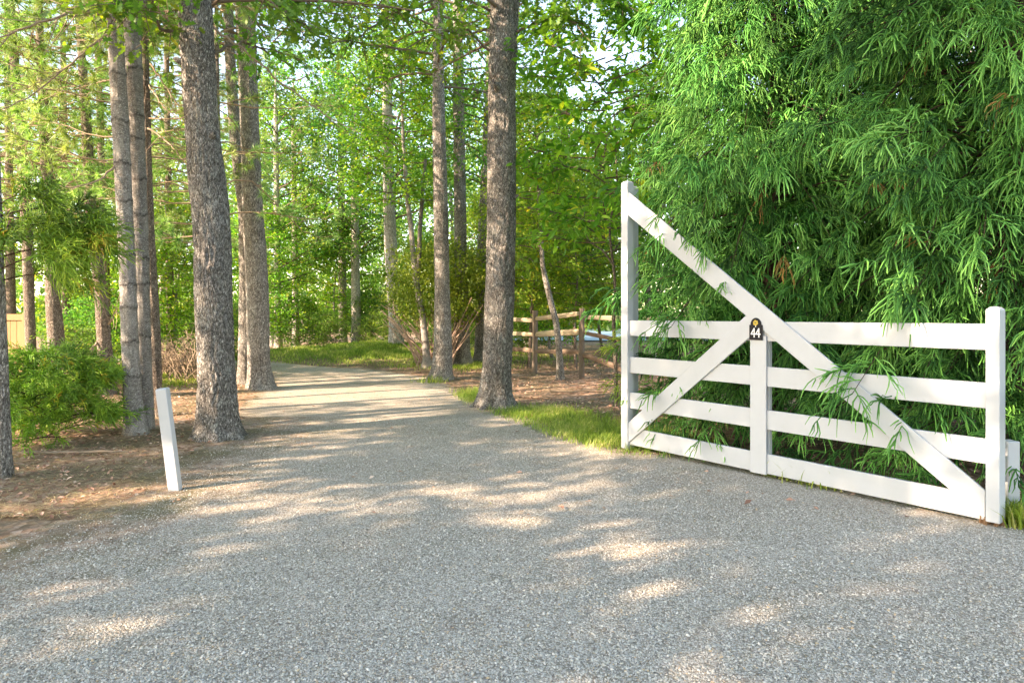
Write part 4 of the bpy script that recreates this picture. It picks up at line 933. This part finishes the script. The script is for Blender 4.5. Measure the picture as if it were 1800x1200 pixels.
# local frame: x runs from the low right post (0) to the tall left post (GL), y is away from the camera (-), towards camera (+)
sgn = 1.0 if (np.array([-gu[1], gu[0]]) @ gn) > 0 else -1.0
def gl(px, py, w=0.):
    """photo point on the gate plane pushed w metres towards the viewer -> (u, z)"""
    o = Gb + gn * w; d = np.array([(px - 900) / F, 1.0])
    A = np.array([[d[0], -gu[0]], [d[1], -gu[1]]]); s, u = np.linalg.solve(A, o)
    return u, CH - (py - H0) / F * s
def bev(o, w=.004, seg=2):
    m = o.modifiers.new('bevel', 'BEVEL'); m.width = w; m.segments = seg; m.limit_method = 'ANGLE'; return o
def gate_poly(name, pts, w0, w1, mat='paint', parent=None, bevel=.004, prec=True):
    """outline (u, z) extruded between w0 and w1 (towards the viewer)"""
    import bmesh
    bm = bmesh.new(); vs0 = [bm.verts.new((u, sgn * w0, z)) for u, z in pts]; vs1 = [bm.verts.new((u, sgn * w1, z)) for u, z in pts]
    n = len(pts); bm.faces.new(vs0); bm.faces.new(vs1[::-1])
    for i in range(n): bm.faces.new((vs0[i], vs0[(i + 1) % n], vs1[(i + 1) % n], vs1[i]))
    bmesh.ops.recalc_face_normals(bm, faces=bm.faces)
    me = bpy.data.meshes.new(name); bm.to_mesh(me); bm.free(); me.materials.append(M[mat])
    o = link(name, me, parent or gate)
    if bevel: bev(o, bevel)
    return o
PW = .115
# right low post with chamfered cap, tall left post
def post(name, u0, u1, w0, w1, z0, z1, cap=.03, parent=None, mat='paint'):
    import bmesh
    uc, wc = (u0 + u1) / 2, (w0 + w1) / 2; bm = bmesh.new(); rings = []
    for k, z in ((1, z0), (1, z1 - cap), (.62, z1 - cap * .25), (.0, z1)):
        if k == 0: rings.append([bm.verts.new((uc, sgn * wc, z))]); continue
        rings.append([bm.verts.new((uc + (u - uc) * k, sgn * (wc + (w - wc) * k), z)) for u, w in ((u0, w0), (u1, w0), (u1, w1), (u0, w1))])
    bm.faces.new(rings[0])
    for a, b in zip(rings, rings[1:]):
        for i in range(4):
            j = (i + 1) % 4
            bm.faces.new((a[i], a[j], b[j], b[i]) if len(b) == 4 else (a[i], a[j], b[0]))
    bmesh.ops.recalc_face_normals(bm, faces=bm.faces); me = bpy.data.meshes.new(name); bm.to_mesh(me); bm.free(); me.materials.append(M[mat])
    return bev(link(name, me, parent or gate), .005)
uR = gl(1732, 700)[0]; zRt = gl(1745, 538)[1]; zRb = gl(1757, 921)[1]
post('end_post', 0, uR, -PW, 0, zRb, zRt, .022)
zLt = gl(1103, 316)[1]; zLb = gl(1103, 789)[1]
uL0 = GL; uL1 = gl(1091.5, 500)[0]
tp = post('tall_post', uL0, uL1, -.095, 0, zLb, zLt, .02)
post('drop_bolt', uL0 + .015, uL0 + .055, -.06, -.015, .0, zLb + .01, .004)
# four rails, front face set back a little from the posts
rw = -.035
def rail(lt, lb, rt, rb):
    ul = uL0 - .002; ur = uR + .002
    zt0 = gl(1107, lt, rw)[1]; zb0 = gl(1107, lb, rw)[1]; zt1 = gl(1732, rt, rw)[1]; zb1 = gl(1732, rb, rw)[1]
    gate_poly('rail', [(ur, zb1), (ul, zb0), (ul, zt0), (ur, zt1)], rw - .028, rw)
rail(563, 590, 569, 615); rail(627, 655, 672.6, 717.5); rail(689, 717, 771, 815); rail(751, 781, 872, 914)
# long diagonal: tall post top to foot of the right post
bw = -.012
P1 = gl(1103, 337, bw); P2 = gl(1103, 378, bw); P3 = gl(1732, 862, bw); P4 = gl(1732, 913, bw)
gate_poly('long_brace', [(P1[0] - .002, P1[1]), (P2[0] - .002, P2[1]), (P4[0] + .002, P4[1]), (P3[0] + .002, P3[1])], rw + .0015, bw)
# short diagonal: foot of tall post up to the plate
A1 = gl(1103, 743, bw); A2 = gl(1103, 778, bw); B2 = gl(1318, 592, bw); B1 = gl(1320, 546, bw); B3 = gl(1330, 572, bw)
gate_poly('short_brace', [(A1[0] - .002, A1[1]), (A2[0] - .002, A2[1]), B2, B3, B1], rw + .003, bw - .002)
# middle upright: front board and back board with the rails between
zt = gl(1330, 590, bw)[1]; zb = gl(1332, 832, bw)[1]; u0 = gl(1346, 700, bw)[0]; u1 = gl(1318, 700, bw)[0]
gate_poly('middle_upright', [(u0, zb), (u1, zb), (u1, zt), (u0, zt)], rw + .0025, bw - .003)
gate_poly('back_upright', [(u0 + .0, zb + .04), (u1, zb + .04), (u1, zt), (u0, zt)], rw - .075, rw - .030)
# strap hinge plates at the low post
# number plate
pl = thing('house_number_plate', (0, 0, 0), 'black arched plate with white number 44 and a gold flower, where the gate braces meet', 'number plate')
pl.location = gate.location; pl.rotation_euler = gate.rotation_euler
u0, zb = gl(1341, 598, bw); u1, _ = gl(1318, 598, bw); zs = gl(1330, 571, bw)[1]; ztp = gl(1330, 558.5, bw)[1]
uc = (u0 + u1) / 2; hw = (u1 - u0) / 2
def arch(k=1.0, m=0.):
    pts = [(uc - hw + m, zb + m), (uc + hw - m, zb + m), (uc + hw - m, zs - m), (uc + hw * .82 - m, zs - m)]
    rr = hw * .82 - m; hz = ztp - zs - m * .2
    pts += [(uc + rr * math.cos(a), zs + m * .0 + hz * math.sin(a)) for a in np.linspace(.12, PI - .12, 14)]
    return pts + [(uc - hw * .82 + m, zs - m), (uc - hw + m, zs - m)]
gate_poly('plate', arch(), bw + .001, bw + .009, 'slate', pl, .0015)
zc = (zb + zs) / 2 - .002; hN = (zs - zb) * .62
def four(cu):
    s = hN; st = s * .13
    def seg(p, q, w=st):
        p = np.array(p); q = np.array(q); d = (q - p) / np.linalg.norm(q - p); nrm = np.array([-d[1], d[0]]) * w / 2
        return [tuple(p - nrm), tuple(q - nrm), tuple(q + nrm), tuple(p + nrm)]
    x0 = cu - s * .26; x1 = cu + s * .26                       # mirrored later: u grows to the viewer's left
    mir = lambda P: [(2 * cu - a, b) for a, b in P]
    q = []
    q.append(seg((cu + s * .10, zc - s * .5), (cu + s * .10, zc + s * .5)))
    q.append(seg((cu + s * .10, zc + s * .46), (x0, zc - s * .14)))
    q.append(seg((x0 - s * .04, zc - s * .14), (x1 + s * .03, zc - s * .14)))
    return [mir(P) for P in q]
for cu in (uc + hw * .36, uc - hw * .36):
    mbn = MB()
    for k, q in enumerate(four(cu)):
        w0, w1 = bw + .0085, bw + .0105 + .0003 * k
        V = np.array([(a, sgn * w0, z) for a, z in q] + [(a, sgn * w1, z) for a, z in q])
        mbn.add(V, [(0, 1, 2, 3), (7, 6, 5, 4), (0, 4, 5, 1), (1, 5, 6, 2), (2, 6, 7, 3), (3, 7, 4, 0)])
    mbn.build('numeral', M['white'], pl)
fz = zs + (ztp - zs) * .30
for k in range(6):
    a = k * PI / 3 + .3; c = (uc + math.cos(a) * hw * .23, fz + math.sin(a) * hw * .23); rr = hw * .17
    gate_poly('petal', [(c[0] + rr * math.cos(b), c[1] + rr * math.sin(b)) for b in np.linspace(0, 2 * PI, 8)[:-1]], bw + .0085, bw + .0125 + .0003 * k, 'gold', pl, 0)
gate_poly('flower_centre', [(uc + hw * .12 * math.cos(b), fz + hw * .12 * math.sin(b)) for b in np.linspace(0, 2 * PI, 9)[:-1]], bw + .0088, bw + .0155, 'leafgreen', pl, 0)
gate_poly('flower_stalk', [(uc - hw * .05, zs - hw * .28), (uc + hw * .05, zs - hw * .28), (uc + hw * .05, fz - hw * .2), (uc - hw * .05, fz - hw * .2)], bw + .0085, bw + .0115, 'white', pl, 0)

# grey backing post behind the tall post, short white post and rotted stub at the low end
def stand(name, u0, u1, w0, w1, z1, label, mat='paint', cap=.012, z0=-.1, cat='post'):
    t = thing(name, tuple(gate.location), label, cat); t.rotation_euler = gate.rotation_euler
    post('shaft', u0, u1, w0, w1, z0, z1, cap, t, mat); return t
uB = gl(1122.5, 500, -.235)[0]
stand('backing_post', uB, uB + .08, -.235, -.15, zLt - .03, 'weathered grey-white post standing right behind the tall end of the gate')
o = gl(1800, 800, -.2)
Y = 4.62; p = at(1772, 776, Y)
t = thing('short_white_post', (p[0], Y, 0), 'short white square post half hidden behind the low gate post', 'post'); t.rotation_euler = (0, 0, math.radians(4))
V, Fq = boxv((0, 0, -.1), (.088, .09, p[2])); mb = MB(); mb.add(V, Fq); o = mb.build('shaft', M['paint'], t); bev(o, .008)
t = thing('rotted_stub', (float((Gb + gu * .06 - gn * .06)[0]), float((Gb + gu * .06 - gn * .06)[1]), 0), 'rotted brown wood stub under the low gate post', 'stump')
mb = MB(); r = np.random.default_rng(9)
for i in range(16):
    a, b_ = r.uniform(-.05, .05, 2); V, Fq = boxv((a - .008, b_ - .008, -.05), (a + .008, b_ + .008, zRb + .01 if i % 2 else .06)); mb.add(V, Fq)
mb.build('wood_fibres', M['stump'], t)

# ------------------------------------------------------------------ white leaning stake
Ys = F * CH / (862 - H0); b = at(308.5, 862, Ys); tpx = at(289, 681, Ys)
t = thing('white_stake', (b[0], Ys, 0), 'white painted square stake leaning left at the edge of the gravel', 'stake')
lean = math.atan2(tpx[0] - b[0], tpx[2] - b[2]); t.rotation_euler = (math.radians(2), lean, math.radians(6))
hgt = math.hypot(tpx[0] - b[0], tpx[2]); w = .040
import bmesh
bm = bmesh.new(); rings = []
for z, k in ((-.12, 1), (hgt - .008, 1), (hgt, .86)):
    rings.append([bm.verts.new((x * w * k, y * w * k, z)) for x, y in ((-1, -1), (1, -1), (1, 1), (-1, 1))])
bm.faces.new(rings[0]); bm.faces.new(rings[-1])
for a, c in zip(rings, rings[1:]):
    for i in range(4): bm.faces.new((a[i], a[(i + 1) % 4], c[(i + 1) % 4], c[i]))
bmesh.ops.recalc_face_normals(bm, faces=bm.faces); me = bpy.data.meshes.new('stake_shaft'); bm.to_mesh(me); bm.free(); me.materials.append(M['paint'])
bev(link('shaft', me, t), .006, 3)

# ------------------------------------------------------------------ split-rail fence
r = np.random.default_rng(21)
def rough_bar(name, p, q, w, h, mat, parent, n=14, taper=True, seed=0):
    rr = np.random.default_rng(seed); p = np.array(p, float); q = np.array(q, float); s = np.linspace(0, 1, n)
    C = p + (q - p) * s[:, None]; C[:, 2] += .006 * np.sin(s * 5 + seed)
    d = unit(q - p); sd_ = unit(np.cross(d, [0, 0, 1.0]) if abs(d[2]) < .9 else np.array([1., 0, 0])); up = np.cross(sd_, d)
    th = np.array([.2, 1.2, 2.0, 3.1, 3.9, 4.6, 5.4]); V = []
    for i in range(n):
        k = min(1, .72 + 2.6 * min(s[i], 1 - s[i])) if taper else 1
        for a in th: V.append(C[i] + (sd_ * math.cos(a) * w + up * math.sin(a) * h) * k * rr.uniform(.88, 1.1))
    m = len(th); Q = [(i * m + j, i * m + (j + 1) % m, (i + 1) * m + (j + 1) % m, (i + 1) * m + j) for i in range(n - 1) for j in range(m)]
    mb = MB(); mb.add(V, Q)
    for e in (0, n - 1):
        c = C[e]; base = mb.n; mb.add([c] + [V[e * m + j] for j in range(m)], [(0, 1 + j, 1 + (j + 1) % m) for j in range(m)])
    return mb.build(name, M[mat], parent)
fp = [(-.41, 16.85), (.518, 15.55), (1.448, 14.24), (3.5, 13.7)]
fence = thing('split_rail_fence', (fp[2][0], fp[2][1], 0), 'rustic split-rail fence with pale and weathered rails behind the roadside oak', 'fence')
b = np.array([fp[2][0], fp[2][1], 0])
for i, (x, y) in enumerate(fp):
    rough_bar('fence_post', np.array([x, y, -.15]) - b, np.array([x + .01, y, 1.46 if i == 2 else 1.42]) - b, .062, .062, 'post_old', fence, 12, False, i)
def fr(i, j, za, zb, mat, w=.035, h=.052, s=0):
    a = np.array([*fp[i], za]); c = np.array([*fp[j], zb]); return rough_bar('rail', a - b, c - b, w, h, mat, fence, 14, True, s)
for i, (za, zb) in ((1, (1.22, 1.36)), (0, (1.20, 1.20))): fr(i, i + 1, za, zb, 'rail_new', s=i)
for i, (za, zb) in ((1, (.87, .98)), (0, (.86, .87))): fr(i, i + 1, za, zb, 'rail_new', h=.066 if i == 1 else .048, s=i + 5)
for i, (za, zb) in ((1, (.50, .55)), (0, (.52, .50))): fr(i, i + 1, za, zb, 'rail_old', s=i + 9)
fr(2, 3, 1.27, 1.24, 'rail_new', s=14)
rough_bar('rail', np.array([*fp[2], .97]) - b, np.array([2.3, 13.9, .78]) - b, .035, .045, 'rail_old', fence, 12, True, 17)['label'] = 'fallen dark weathered rail sloping down from the corner post'
rough_bar('rail', np.array([*fp[2], .52]) - b, np.array([2.25, 13.7, .22]) - b, .045, .06, 'rail_old', fence, 12, True, 18)['label'] = 'broken lowest rail slanting to the ground'

# ------------------------------------------------------------------ board fence at the left edge
Yf = 13.; fb = thing('board_fence', (at(52, 600, Yf)[0], Yf, 0), 'tan vertical board fence at the left edge behind the cedar bush', 'fence')
zt = at(0, 552, Yf)[2]
def fbox(name, x0, x1, y0, y1, z0, z1, mat='board'):
    V, Fq = boxv((x0, y0, z0), (x1, y1, z1)); mb = MB(); mb.add(V, Fq); return bev(mb.build(name, M[mat], fb), .004)
fbox('fence_post', -.11, 0, -.05, .06, -.1, zt + .02)
for i in range(12):
    x1 = -.115 - i * .125; fbox('board', x1 - .119, x1, -.01 + .002 * (i % 3), .012, .02, zt - .12)
fbox('top_rail', -.115 - 1.5, -.113, -.03, .03, zt - .118, zt)
fbox('bottom_rail', -.115 - 1.5, -.113, .014, .05, .15, .25)

# ------------------------------------------------------------------ loose sticks and fallen branches
r = np.random.default_rng(77)
for (px, py, ln, az, lab) in [(1040, 690, 1.5, .2, 'long fallen stick on the leaf litter right of the roadside oak'), (960, 700, 1.1, -.3, 'fallen stick on the litter between the oak roots and the split-rail fence'),
                              (130, 800, 1.0, .1, 'dry stick lying at the foot of the cedar bush'), (275, 612, 2., .3, 'old fallen branch in the brush behind the twin trunks')]:
    Y = F * CH / (py - H0) if py > 640 else 15.; x = (px - 900) / F * Y
    s = np.linspace(-.5, .5, 8)[:, None] * ln; P = np.concatenate([s * math.cos(az), s * math.sin(az), 0 * s + .03], 1) + r.normal(0, .02, (8, 3)) * [1, 1, .4]
    o = None; mb = MB(); V, Fq = tubes(P[None], np.linspace(.02, .008, 8)[None], 6); mb.add(V, Fq); o = mb.build('fallen_stick', M['dead_twig'], None, True); o.location = (x, Y, H(x, Y)); tag(o, lab, 'stick')
print('TRIS', sum(len(m.loops) - 2 * len(m.polygons) for m in bpy.data.meshes))
